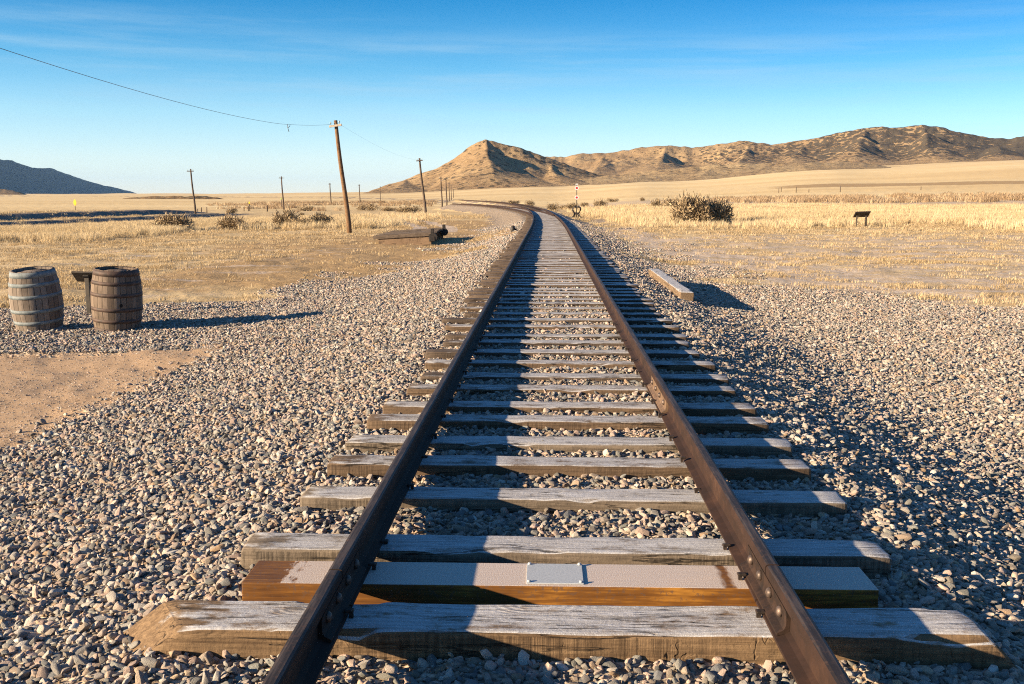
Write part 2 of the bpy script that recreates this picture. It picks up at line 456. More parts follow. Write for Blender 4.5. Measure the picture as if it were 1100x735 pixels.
def ground(x, y, detail=True):
    x = np.asarray(x, float); y = np.asarray(y, float)
    P = plain(x, y)
    d = np.hypot(x, y)
    wv = .25*(vnoise(y*.35, x*0+3.3, 5)-.5)
    u = x-xc(y)
    lft = np.interp(y, [0, 20, 40], [.105, .14, .25])
    e = np.where(u > 0, crest(y)-.25*np.maximum(0, u-(1.5+wv)), crest(y)-lft*np.maximum(0, -u-(1.32+wv)))
    e = e-.022*sstep(.78, .98, np.abs(u))*sstep(3.5, 6.5, y)*sstep(320, 300, y)
    e = np.where(y < 320, e, -9)
    us = x-xs(y)
    es = crest(y)-.01-.28*np.maximum(0, np.abs(us)-1.5)
    es = np.where((y > 46) & (y < 172), es-.5*np.maximum(0, y-168), -9)
    e = np.maximum(e, es)
    k = .06
    z = np.where(np.abs(e-P) < 4*k, k*np.logaddexp(e/k, P/k), np.maximum(e, P))
    # the old grade to the left, with its steep shaded right face in two steps
    wob = 1.2*(vnoise(y*.06, y*0, 8)-.5)+.5*(vnoise(y*.3, y*0, 9)-.5)
    xb = x+41+wob+.02*(y-90)
    fade = sstep(146, 122, y)*sstep(20, 45, y)
    berm = .40*sstep(0, -.9, xb)+.50*sstep(-4.6, -5.6, xb)-.8*sstep(-11, -14, xb)
    z = z+np.where(x < -30, berm*fade, 0)
    if detail:
        gm = gravel_mask(x, y)
        far = sstep(14, 40, d)
        z = z+(fbm(x*.7, y*.7, 3, 11)-.5)*(.10*(1-gm))*np.clip(d/12, 0, 1)*(1+far*.5)*(np.abs(u) > 1.8)
        z = z+(fbm(x*4, y*4, 2, 21)-.5)*.03
        z = z+(fbm(x*.04, y*.04, 3, 31)-.5)*.5*sstep(-36, -30, x+12*(y>150))*sstep(60, 160, d)*(np.abs(u) > 8)*(np.abs(us) > 8)
        z = z+(fbm(x*.004, y*.004, 4, 41)-.5)*np.clip((d-500)/4000, 0, 1)*14*(y > 0)
        z = np.where((x < PATH_X) & (y < PATH_Y) & (y > -4), np.minimum(z, -.335)+.004*fbm(x*9, y*9, 2, 3), z)
    return z
PATH_X, PATH_Y = -3.76, 11.45
def gravel_mask(x, y):
    x = np.asarray(x, float); y = np.asarray(y, float)
    u = x-xc(y); us = x-xs(y)
    n = (fbm(x*.5, y*.5, 4, 51)-.5)
    Lw = np.interp(y, [0, 14.8, 16.2, 17.5, 21, 25, 32, 42, 60, 90], [40, 40, 9, 5.9, 5.3, 4.5, 3.0, 2.3, 2.2, 2.4])
    Rw = np.interp(y, [0, 14.5, 17, 19, 22, 30, 45, 60, 90], [40, 40, 8.2, 6.4, 4.6, 3.7, 3.1, 2.8, 2.4])
    w = .35+.05*y
    m = np.where(u < 0, sstep(w*.5, -w*.5, -u-Lw+n*w*3.2), sstep(w*.5, -w*.5, u-Rw+n*w*3.2))
    ms = sstep(.5, -.5, np.abs(us+.4)-3.4+n*2)*((y > 52) & (y < 170))
    m = np.maximum(m, ms)
    path = (x < PATH_X+.10*(fbm(y*2, x*0, 2, 4)-.5)) & (y < PATH_Y+.10*(fbm(x*2, y*0, 2, 6)-.5)) & (y > -4)
    return np.where(path, 0, m)
def path_mask(x, y):
    return sstep(.04, -.04, x-PATH_X+.22*(fbm(y*3, x*0, 3, 4)-.5))*sstep(.05, -.05, y-PATH_Y+.22*(fbm(x*3, y*0, 3, 6)-.5))
def frost_mask(x, y):
    """pale frosty bare earth"""
    u = x-xc(y)
    d = np.hypot(x, y)
    right = sstep(2.5, 5, u)*sstep(15, 18, y)*sstep(62, 46, y)
    strip = sstep(1.2, .2, np.abs(u-np.interp(y, [20, 40, 60], [6.2, 4.6, 4.0]))-.7)*sstep(17, 22, y)*sstep(75, 55, y)
    left = sstep(-5, -7, u)*sstep(15, 18, y)*sstep(48, 34, y)*.55
    band = sstep(6, 10, u)*sstep(105, 125, d)*sstep(250, 180, d)
    rx = np.interp(y, [40, 64, 80, 102, 130], [-4.6, -7.4, -10.6, -15.7, -25]); tr = x-rx+.4*(vnoise(y*.15, y*0, 3)-.5)
    road = sstep(.55, .25, np.abs(np.abs(tr)-.95))*sstep(50, 58, y)*sstep(125, 105, y)*1.1+.35*sstep(2.2, 1.2, np.abs(tr))*sstep(50, 58, y)*sstep(125, 105, y)
    return np.clip(np.maximum.reduce([right*.8, strip, left, band*.8, road]), 0, 1.2)
def tall_mask(x, y):
    d = np.hypot(x, y); c = 589.5+1069*x/np.maximum(y, 1e-3)
    u = x-xc(y)
    n = fbm(x*.08, y*.08, 3, 61)-.5
    right = sstep(4, 9, u)*sstep(58, 66, y+n*16+sstep(1000, 1150, c)*12)*sstep(135, 115, d+n*30)
    leftn = sstep(-21, -24, x+n*4)*sstep(-37, -34, x+n*2)*sstep(42, 46, y+n*6)*sstep(120, 90, y)
    leftm = sstep(-9, -13, u)*sstep(-36, -28, x+n*8)*sstep(62, 70, y+n*12)*sstep(125, 100, y)
    return np.clip(np.maximum.reduce([right, leftn, leftm*.8]), 0, 1)

# ------------------------------------------------------------------ ground sheet
def build_ground():
    a1 = np.radians(np.concatenate([np.arange(-180, -42, 3.0), np.arange(-42, -34, .6), np.arange(-34, 34, .13), np.arange(34, 42, .6), np.arange(42, 180, 3.0)]))
    r = [0.25]
    while r[-1] < 30000: r.append(r[-1]*(1.0125 if r[-1] < 300 else 1.03))
    r = np.array(r)
    A, Rr = np.meshgrid(a1, r, indexing='ij')
    X = Rr*np.sin(A); Y = Rr*np.cos(A)
    Z = ground(X, Y)
    na, nr = A.shape
    V = np.stack([X, Y, Z], -1).reshape(-1, 3)
    i = np.arange(na)[:, None]; j = np.arange(nr-1)[None, :]
    i2 = (i+1) % na
    F = np.stack([i*nr+j, i*nr+j+1, i2*nr+j+1, i2*nr+j], -1).reshape(-1, 4)[:, ::-1]
    # centre fan
    cv = len(V); V = np.vstack([V, [[0, 0, float(ground(np.array([0.]), np.array([0.]))[0])]]])
    me = mesh_np('ground', V, F, True)
    x = V[:, 0]; y = V[:, 1]
    fattr(me, 'gravel', np.maximum(gravel_mask(x, y), ((x < PATH_X+.6) & (x > -60) & (y < PATH_Y+.6) & (y > -4))*1.0)); fattr(me, 'path', path_mask(x, y)*((y > -4) & (x < PATH_X+.5)))
    fattr(me, 'frost', frost_mask(x, y)); fattr(me, 'tall', tall_mask(x, y))
    d = np.hypot(x, y)
    us = x-xs(y); u = x-xc(y)
    dirt = np.maximum(sstep(4.2, 2.4, np.abs(-u-np.interp(y, [18, 30, 45, 70, 90], [6.6, 6.2, 5.4, 6.5, 8.5])))*sstep(17, 22, y)*sstep(95, 75, y),
                      sstep(18, 8, np.hypot((x+5.5)*1.6, y-42)))
    cc = 589.5+1069*x/np.maximum(y, 1e-3)
    plough = sstep(760, 900, cc)*sstep(352, 372, d-(cc-900)*.03)*sstep(475, 440, d)*(y > 0)
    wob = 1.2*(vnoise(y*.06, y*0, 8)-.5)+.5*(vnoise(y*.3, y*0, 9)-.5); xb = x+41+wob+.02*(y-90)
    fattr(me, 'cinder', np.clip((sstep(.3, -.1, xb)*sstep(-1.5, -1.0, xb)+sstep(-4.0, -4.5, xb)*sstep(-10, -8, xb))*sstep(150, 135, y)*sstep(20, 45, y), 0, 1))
    dirt = np.maximum(dirt, plough*1.2)
    fattr(me, 'dirt', np.clip(dirt, 0, 1.2)); fattr(me, 'far', sstep(110, 260, d))
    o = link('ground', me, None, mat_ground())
    return tag(o, 'golden dry prairie with stony railway ballast and frosty bare patches', 'ground', kind='structure')

def mat_ground():
    m, g, b = new_mat('ground_soil')
    P = g.geo('Position'); s = g.sep(P)
    grav = g.attr('gravel'); path = g.attr('path'); fro = g.attr('frost'); tall = g.attr('tall'); dirt = g.attr('dirt')
    # dry grass turf
    big = g.noise(P, .05, 5, .6); mid = g.noise(P, .8, 5, .65); fine = g.noise(P, 9, 5, .7)
    stk = g.noise(g.mapping(P, (.006, .02, .02)), 1.0, 6, .6)
    c = g.mix(g.smooth(mid, .35, .65), GRASS_B, GRASS_A)
    c = g.mix(g.math('MULTIPLY', g.smooth(fine, .45, .7), .5), c, (.22, .14, .065))
    c = g.mix(g.math('MULTIPLY', g.smooth(big, .48, .68), .35), c, (.32, .21, .105))
    c = g.mix(g.math('MULTIPLY', g.smooth(stk, .5, .7), .5), c, (.30, .19, .09))
    c = g.mix(g.math('MULTIPLY', tall, .6), c, (.56, .40, .17))
    far = g.attr('far')
    st2 = g.noise(g.mapping(P, (.0016, .007, .01)), 1.0, 7, .65)
    c = g.mix(far, c, g.ramp(st2, [(.3, (.47, .335, .17)), (.48, (.60, .45, .235)), (.62, (.67, .53, .30)), (.72, (.51, .375, .20))]))
    # brown bare soil beside the ballast
    dn = g.smooth(g.math('ADD', g.math('MULTIPLY', dirt, .75), g.math('MULTIPLY', g.math('SUBTRACT', mid, .5), 1.3)), .3, .6)
    c = g.mix(g.math('MULTIPLY', dn, .85), c, g.mix(g.smooth(fine, .4, .6), (.24, .15, .068), (.40, .27, .135)))
    # frost lying on bare earth, in long ragged patches
    fz = g.noise(g.mapping(P, (.3, .8, 1)), 1.6, 7, .72)
    ff = g.smooth(g.math('ADD', g.math('MULTIPLY', fro, .40), fz), .73, .88)
    fc = g.mix(g.smooth(fine, .4, .65), (.40, .30, .21), (.56, .50, .44))
    c = g.mix(g.math('MULTIPLY', ff, .85), c, fc)
    # gravel bed
    vc = g.voro(P, 26, 'F1', 'Color'); vd = g.voro(P, 26, 'F1', 'Distance')
    t = g.sep(vc)
    gc = g.ramp(t[0], [(0, (.26, .22, .18)), (.3, (.46, .375, .285)), (.55, (.54, .40, .29)), (.75, (.34, .28, .21)), (1, (.58, .48, .37))])
    gc = g.mix(g.math('MULTIPLY', g.smooth(vd, .34, .7), .8), gc, (.09, .07, .05))
    gm = g.smooth(g.math('ADD', grav, g.math('MULTIPLY', g.math('SUBTRACT', fine, .5), .6)), .35, .65)
    c = g.mix(gm, c, gc)
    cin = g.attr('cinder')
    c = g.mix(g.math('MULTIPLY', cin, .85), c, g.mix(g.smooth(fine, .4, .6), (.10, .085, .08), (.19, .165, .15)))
    # fine tan path
    pn = g.noise(P, 90, 3, .7); pn2 = g.noise(P, 1.3, 4, .6)
    pc = g.mix(g.smooth(pn, .35, .65), (.32, .21, .12), (.47, .33, .205))
    pc = g.mix(g.math('MULTIPLY', g.smooth(pn2, .45, .7), .35), pc, (.26, .165, .095))
    pc = g.mix(g.smooth(g.noise(P, 55, 2, .5), .64, .7), pc, (.6, .5, .42))
    c = g.mix(path, c, pc)
    h = g.math('ADD', g.math('MULTIPLY', g.math('SUBTRACT', 1.0, vd), g.math('MULTIPLY', gm, g.math('SUBTRACT', 1.0, path))),
               g.math('ADD', g.math('MULTIPLY', fine, g.math('SUBTRACT', 1.1, g.math('MULTIPLY', path, 1.0))), g.math('MULTIPLY', pn, g.math('MULTIPLY', path, .10))))
    g.set(b, Base_Color=c, Roughness=.95, Normal=g.bump(h, .8, .03))
    b.inputs['Specular IOR Level'].default_value = .1
    return m

# ------------------------------------------------------------------ scattering (uncountable gravel and grass only)
def proto_collection(name, meshes):
    c = bpy.data.collections.new(name)
    for k, me in enumerate(meshes):
        o = bpy.data.objects.new(f'{name}_{k:02d}', me); c.objects.link(o)
    return c
def scatter(name, pts, rot, scl, idx, tone, shade, coll, mat, label, cat):
    me = mesh_np(name, pts, np.zeros((0, 3), int))
    fattr(me, 'rotv', rot, 'FLOAT_VECTOR'); fattr(me, 'sclv', scl, 'FLOAT_VECTOR')
    fattr(me, 'pick', idx, 'INT'); fattr(me, 'tone', tone); fattr(me, 'shade', shade)
    o = link(name, me)
    ng = bpy.data.node_groups.new(name+'_nodes', 'GeometryNodeTree')
    ng.interface.new_socket('Geometry', in_out='INPUT', socket_type='NodeSocketGeometry')
    ng.interface.new_socket('Geometry', in_out='OUTPUT', socket_type='NodeSocketGeometry')
    n = ng.nodes; gi = n.new('NodeGroupInput'); go = n.new('NodeGroupOutput')
    ci = n.new('GeometryNodeCollectionInfo'); ci.inputs['Collection'].default_value = coll
    ci.inputs['Separate Children'].default_value = True; ci.inputs['Reset Children'].default_value = True
    ip = n.new('GeometryNodeInstanceOnPoints'); ip.inputs['Pick Instance'].default_value = True
    mp = n.new('GeometryNodeMeshToPoints')
    L = ng.links.new
    L(gi.outputs[0], mp.inputs[0]); L(mp.outputs[0], ip.inputs['Points']); L(ci.outputs[0], ip.inputs['Instance'])
    def na(nm, t):
        a = n.new('GeometryNodeInputNamedAttribute'); a.data_type = t; a.inputs[0].default_value = nm
        return a.outputs[0]
    er = n.new('FunctionNodeEulerToRotation'); L(na('rotv', 'FLOAT_VECTOR'), er.inputs[0])
    L(er.outputs[0], ip.inputs['Rotation']); L(na('sclv', 'FLOAT_VECTOR'), ip.inputs['Scale'])
    L(na('pick', 'INT'), ip.inputs['Instance Index'])
    L(ip.outputs[0], go.inputs[0])
    md = o.modifiers.new('scatter', 'NODES'); md.node_group = ng
    me.materials.append(mat)
    return tag(o, label, cat, kind='stuff')

def stone_meshes(n=14):
    out = []
    for k in range(n):
        bm = bmesh.new()
        r = np.random.default_rng(100+k)
        for _ in range(26):
            v = r.normal(size=3); v /= np.linalg.norm(v)
            v = np.sign(v)*np.abs(v)**.85
            v *= r.uniform(.78, 1.0)
            bm.verts.new((v[0], v[1]*r.uniform(.9, 1), v[2]))
        res = bmesh.ops.convex_hull(bm, input=bm.verts)
        bmesh.ops.delete(bm, geom=[g_ for g_ in res['geom_interior'] if isinstance(g_, bmesh.types.BMVert)], context='VERTS')
        bmesh.ops.dissolve_limit(bm, angle_limit=R(17), verts=bm.verts, edges=bm.edges)
        bmesh.ops.bevel(bm, geom=list(bm.edges), offset=.07, segments=2, affect='EDGES', profile=.55, clamp_overlap=True)
        bmesh.ops.triangulate(bm, faces=bm.faces)
        bmesh.ops.recalc_face_normals(bm, faces=bm.faces)
        for f in bm.faces: f.smooth = True
        me = bpy.data.meshes.new('stone'); bm.to_mesh(me); bm.free(); me.materials.append(M['stone'])
        out.append(me)
    return out

def build_gravel():
    protos = proto_collection('stone_shapes', stone_meshes())
    P = []; S = []
    # spacing grows gently with distance as single stones stop being readable
    for (y0, y1, sp) in [(1.6, 5.5, .0240), (5.5, 10, .0262), (10, 18, .035), (18, 30, .050), (30, 60, .090)]:
        xm = .60*y1+2.2
        nx = int(2*xm/sp); ny = int((y1-y0)/sp)
        gx, gy = np.meshgrid(np.linspace(-xm, xm, nx), np.linspace(y0, y1, ny))
        gx = gx+rng.uniform(-.55, .55, gx.shape)*sp; gy = gy+rng.uniform(-.55, .55, gy.shape)*sp
        gx = gx.ravel(); gy = gy.ravel()
        keep = np.abs(gx) < .58*gy+1.6
        gx = gx[keep]; gy = gy[keep]
        gm = gravel_mask(gx, gy)
        k2 = rng.random(len(gx)) < np.clip(gm*1.02, 0, 1)**1.3
        gx = gx[k2]; gy = gy[k2]
        k3 = ~((np.abs(gx-xc(gy)) < 1.25) & (rng.random(len(gx)) < np.interp(gy, [14, 24, 40], [0, .45, .85])))
        gx = gx[k3]; gy = gy[k3]
        s = np.exp(rng.normal(math.log(.0127), .40, len(gx)))
        s = np.minimum(s, .0255)*(1+(sp-.0240)*12)
        P.append(np.stack([gx, gy], 1)); S.append(s)
    # fine grit rolled into the tan path, with some ballast spilt along its edge
    n1 = 14000; px = PATH_X-.05-rng.random(n1)**1.3*4.2; py = rng.uniform(5.5, PATH_Y-.03, n1)
    P.append(np.stack([px, py], 1)); S.append(np.exp(rng.normal(math.log(.0045), .35, n1)))
    n1 = 420; e1 = rng.random(n1) < .65
    px = np.where(e1, PATH_X-rng.exponential(.14, n1), rng.uniform(-9, PATH_X, n1)); py = np.where(e1, rng.uniform(5.5, PATH_Y, n1), PATH_Y-rng.exponential(.12, n1))
    P.append(np.stack([px, py], 1)); S.append(np.exp(rng.normal(math.log(.013), .4, n1)))
    P = np.vstack(P); S = np.concatenate(S); n = len(P)
    # a few stones kicked onto the tan path
    x = P[:, 0]; y = P[:, 1]
    z = ground(x, y)+rng.uniform(-.25, .75, n)*S*.75
    rot = np.stack([rng.normal(0, .5, n), rng.normal(0, .5, n), rng.uniform(0, 6.28, n)], 1)
    scl = np.stack([S*rng.uniform(.95, 1.9, n), S*rng.uniform(.7, 1.1, n), S*rng.uniform(.38, .85, n)], 1)
    tone = rng.random(n); ic = (np.abs(x-xc(y)) < .8) & (rng.random(n) < .6)
    tone = np.where(ic, rng.choice([.30, .36, .55, .58, .84, .87], n)+rng.uniform(-.04, .04, n), tone)
    print('stones', n)
    return scatter('gravel', np.stack([x, y, z], 1), rot, scl, rng.integers(0, 14, n), tone, rng.random(n), protos, M['stone'],
                   'loose pinkish grey and tan ballast gravel around the track', 'gravel')

def clump_mesh(name, blades, h, spread, mat, seed, width=.006, lean=.5):
    r = np.random.default_rng(seed); V = []; F = []
    for k in range(blades):
        a = r.uniform(0, 6.28); q = spread*math.sqrt(r.random()); bx, by = q*math.cos(a), q*math.sin(a)
        hh = h*r.uniform(.5, 1.0); la = r.uniform(0, 6.28); l = lean*hh*r.uniform(.1, 1)
        wx, wy = math.cos(la+1.57)*width, math.sin(la+1.57)*width
        i = len(V)
        mx, my = bx+math.cos(la)*l*.35, by+math.sin(la)*l*.35
        tx, ty = bx+math.cos(la)*l, by+math.sin(la)*l
        V += [(bx-wx, by-wy, -.02), (bx+wx, by+wy, -.02), (mx+wx*.8, my+wy*.8, hh*.6), (mx-wx*.8, my-wy*.8, hh*.6), (tx, ty, hh*r.uniform(.8, 1.0))]
        F += [(i, i+1, i+2), (i, i+2, i+3), (i+3, i+2, i+4)]
    me = mesh_np(name, V, F); me.materials.append(mat); return me

def build_grass():
    # short turf
    protos = proto_collection('turf_shapes', [clump_mesh('turf', 26, .10, .13, M['grass'], 200+k, .0035, 1.3) for k in range(6)])
    xs_, ys_ = [], []
    for (y0, y1, n) in [(14.5, 24, 30000), (24, 40, 42000), (40, 66, 46000), (66, 110, 30000)]:
        y = rng.uniform(y0, y1, n); x = rng.uniform(-1, 1, n)*(.60*y+3)
        xs_.append(x); ys_.append(y)
    x = np.concatenate(xs_); y = np.concatenate(ys_)
    gm = gravel_mask(x, y); fm = frost_mask(x, y)
    pn = fbm(x*.35, y*.9, 4, 71)
    prob = .62*(1-gm)*np.clip((pn-.42)*5.0, .02, 1)*(1-.75*fm)
    ddx = np.abs(-(x-xc(y))-5.8)
    prob *= np.where((ddx < 2.6) & (y < 90), .10, 1)
    k = (rng.random(len(x)) < prob) & (np.abs(x-xc(y)) > 1.9) & (np.abs(x-xs(y)) > 1.9)
    x = x[k]; y = y[k]; n = len(x); d = np.hypot(x, y)
    z = ground(x, y); s = rng.uniform(.45, 1.25, n)*(1+sstep(30, 90, d)*1.2)
    scl = np.stack([s*1.3, s*1.3, s*rng.uniform(.6, 1.1, n)], 1)
    rot = np.stack([rng.normal(0, .1, n), rng.normal(0, .1, n), rng.uniform(0, 6.28, n)], 1)
    tn = np.clip(.55*fbm(x*.2, y*.5, 3, 73)+.45*rng.random(n), 0, 1)
    scatter('dry_grass', np.stack([x, y, z], 1), rot, scl, rng.integers(0, 6, n), tn, rng.random(n), protos, M['grass'],
            'short cropped golden turf between the gravel and the tall grass', 'grass')
    # tall golden grass
    protos = proto_collection('tall_grass_shapes', [clump_mesh('tall_grass', 34, .62, .24, M['grass_tall'], 300+k, .006, .45) for k in range(6)])
    n = 150000
    y = np.concatenate([rng.uniform(40, 90, n//2), rng.uniform(90, 150, n//2)]); x = rng.uniform(-1, 1, n)*(.62*y+3)
    tm = tall_mask(x, y)*(1-gravel_mask(x, y))*(1-np.clip(frost_mask(x, y)*1.3-.2, 0, 1)*(x < 0))
    pn = fbm(x*.12, y*.3, 3, 75)
    k = (rng.random(n) < tm*np.clip(pn*2.2-.25, .15, 1)) & (np.abs(x-xc(y)) > 3.2) & (np.abs(x-xs(y)) > 3.2)
    x = x[k]; y = y[k]; n = len(x); z = ground(x, y)
    s = rng.uniform(.55, 1.15, n)*(.6+.8*fbm(x*.1, y*.25, 3, 77))*np.where(x < -20, .72, 1.0)
    scl = np.stack([s*1.2, s*1.2, s], 1); rot = np.stack([rng.normal(0, .08, n), rng.normal(0, .08, n), rng.uniform(0, 6.28, n)], 1)
    tn = np.clip(.6*fbm(x*.1, y*.3, 3, 79)+.4*rng.random(n), 0, 1)
    print('tall', n)
    scatter('tall_grass', np.stack([x, y, z], 1), rot, scl, rng.integers(0, 6, n), tn, rng.random(n), protos, M['grass_tall'],
            'tall bright yellow dry grass across the middle of the prairie', 'grass')
    # brown brush belt, far right and far left
    protos = proto_collection('brush_shapes', [clump_mesh('brush', 44, .75, .5, M['brush'], 400+k, .016, .7) for k in range(6)])
    n = 26000
    d = rng.uniform(120, 330, n); c = rng.uniform(-60, 1250, n); x = (c-589.5)/1069*d; y = d
    pr = np.where(c > 700, sstep(700, 830, c)*sstep(135, 150, d)*sstep(215, 185, d)*1.0, 0)
    nn = fbm(x*.03, y*.05, 3, 81)
    pr = np.where(c < 470, sstep(.54, .68, nn)*sstep(215, 300, c)*sstep(150, 200, d)*.7, pr*np.clip(nn*2.6-.7, .05, 1))
    k = rng.random(n) < pr
    x = x[k]; y = y[k]; n = len(x); z = ground(x, y); s = rng.uniform(.6, 1.5, n)
    scl = np.stack([s*1.5, s*1.5, s], 1); rot = np.stack([np.zeros(n), np.zeros(n), rng.uniform(0, 6.28, n)], 1)
    print('brush', n)
    scatter('brush', np.stack([x, y, z], 1), rot, scl, rng.integers(0, 6, n), rng.random(n), rng.random(n), protos, M['brush'],
            'belt of low brown dry brush beyond the tall grass', 'brush')

# ------------------------------------------------------------------ hills
def hill_mat(name, base_a, base_b, veg, frost=False):
    m, g, b = new_mat(name)
    P = g.geo('Position')
    n1 = g.noise(P, .012, 6, .65); n2 = g.noise(P, .09, 5, .7)
    c = g.mix(g.smooth(n1, .38, .62), base_a, base_b)
    c = g.mix(g.math('MULTIPLY', g.smooth(n2, .45, .68), .35), c, tuple(.55*v for v in base_b))
    veg_shade = g.attr('veg')
    sh = g.noise(P, .03, 8, .8); dots = g.voro(P, .075, 'F1', 'Distance'); dots2 = g.voro(P, .16, 'F1', 'Distance')
    pat = g.math('ADD', g.math('MULTIPLY', sh, .75), g.math('MULTIPLY', g.math('SUBTRACT', .55, dots), .35))
    vm = g.smooth(g.math('ADD', pat, g.math('MULTIPLY', veg_shade, .5)), .55, .61)
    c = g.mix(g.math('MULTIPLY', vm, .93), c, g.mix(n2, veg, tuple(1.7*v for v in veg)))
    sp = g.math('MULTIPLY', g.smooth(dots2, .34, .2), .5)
    c = g.mix(g.math('MULTIPLY', sp, g.smooth(veg_shade, -.2, .3)), c, veg)
    g.set(b, Base_Color=c, Roughness=.95, Normal=g.bump(g.math('ADD', n2, g.math('MULTIPLY', vm, .6)), 1.0, 3.0))
    b.inputs['Specular IOR Level'].default_value = .05
    return m

def hill(name, label, prof, RR, front, back, mat, spurs=(), amp=.2, nscale=.0022, vegf=None, seed=0, dcol=1.5, ex=2.3):
    prof = np.array(prof, float)
    cols = np.arange(prof[0, 0], prof[-1, 0]+.1, dcol)
    rows = np.interp(cols, prof[:, 0], prof[:, 1])
    rows = rows + (fbm(cols*.12, cols*0+seed, 3, seed+5)-.5)*1.6
    az = np.arctan((cols-589.5)/1069.4)
    tanE = (210.4-rows)/1069.4*np.cos(az)          # tan elevation as seen along the ray
    Rd = RR(cols) if callable(RR) else np.full_like(cols, RR)
    nr = 170
    t = np.linspace(0, 1, nr)
    rfrac = np.concatenate([t[:130]/t[129]*1.0, 1+(t[130:]-t[129])/(t[-1]-t[129])])
    Rg = Rd[:, None]-front*(1-np.minimum(rfrac, 1))[None, :]+back*np.maximum(rfrac-1, 0)[None, :]
    X = Rg*np.sin(az)[:, None]; Y = Rg*np.cos(az)[:, None]
    base = plain(X, Y)
    H0 = CAMZ+tanE*Rd                               # ridge height at R
    ridge = np.maximum(H0[:, None]-base, 0)
    f = np.minimum(rfrac, 2-rfrac)[None, :]
    f = np.clip(f, 0, 1)
    shape = .74*f**ex+.26*sstep(0.1, 1, f)
    hh = ridge*shape
    # spurs running from the ridge towards the plain
    for (cs, cd, hfrac, width, reach) in spurs:
        # spur axis column drifts from cs at the ridge to cd at the foot
        ax = cs+(cd-cs)*(1-f)
        hs = np.interp(cs, cols, ridge[:, 129])*hfrac
        along = np.clip(1-((1-f)/reach)**1.2, 0, 1)
        wpx = width*(1+.5*(1-f))
        k = 1-np.abs(cols[:, None]+9*(fbm(X*.004, Y*.004, 3, seed+3)-.5)-ax)/wpx
        hh = np.maximum(hh, hs*along*np.clip(k, 0, 1)**.9)
    rn = 1-np.abs(2*fbm(X*nscale, Y*nscale, 5, seed+11, .52)-1)
    rn2 = fbm(X*nscale*5, Y*nscale*5, 4, seed+13)
    hh = hh*(1-amp*(1-rn)*1.6*sstep(0, .25, f)*sstep(1.02, .85, rfrac)[None, :]) + hh*(rn2-.5)*amp*.55
    Z = base+hh
    # keep the skyline where it stands
    dd = np.hypot(X, Y)
    tt = ((Z-CAMZ)/dd).max(1)
    want = tanE
    b0 = ((base-CAMZ)/dd)[:, 129]
    k = np.clip((want-b0)/np.maximum(tt-b0, 1e-4), .3, 2.0)
    kk = np.convolve(np.pad(k, 4, 'edge'), np.ones(9)/9, 'valid')
    Z = base+hh*kk[:, None]-2.0*(1-sstep(0, .06, f))-1.0
    V = np.stack([X, Y, Z], -1).reshape(-1, 3)
    nc = len(cols)
    i = np.arange(nc-1)[:, None]; j = np.arange(nr-1)[None, :]
    F = np.stack([i*nr+j, (i+1)*nr+j, (i+1)*nr+j+1, i*nr+j+1], -1).reshape(-1, 4)
    me = mesh_np(name, V, F, True)
    CC = np.broadcast_to(cols[:, None], X.shape)
    veg = vegf(CC, np.broadcast_to(f, X.shape), (hh/np.maximum(ridge.max(), 1))) if vegf else np.zeros_like(X)
    fattr(me, 'veg', veg.ravel())
    o = link(name, me, None, mat)
    return tag(o, label, 'hill', kind='structure')

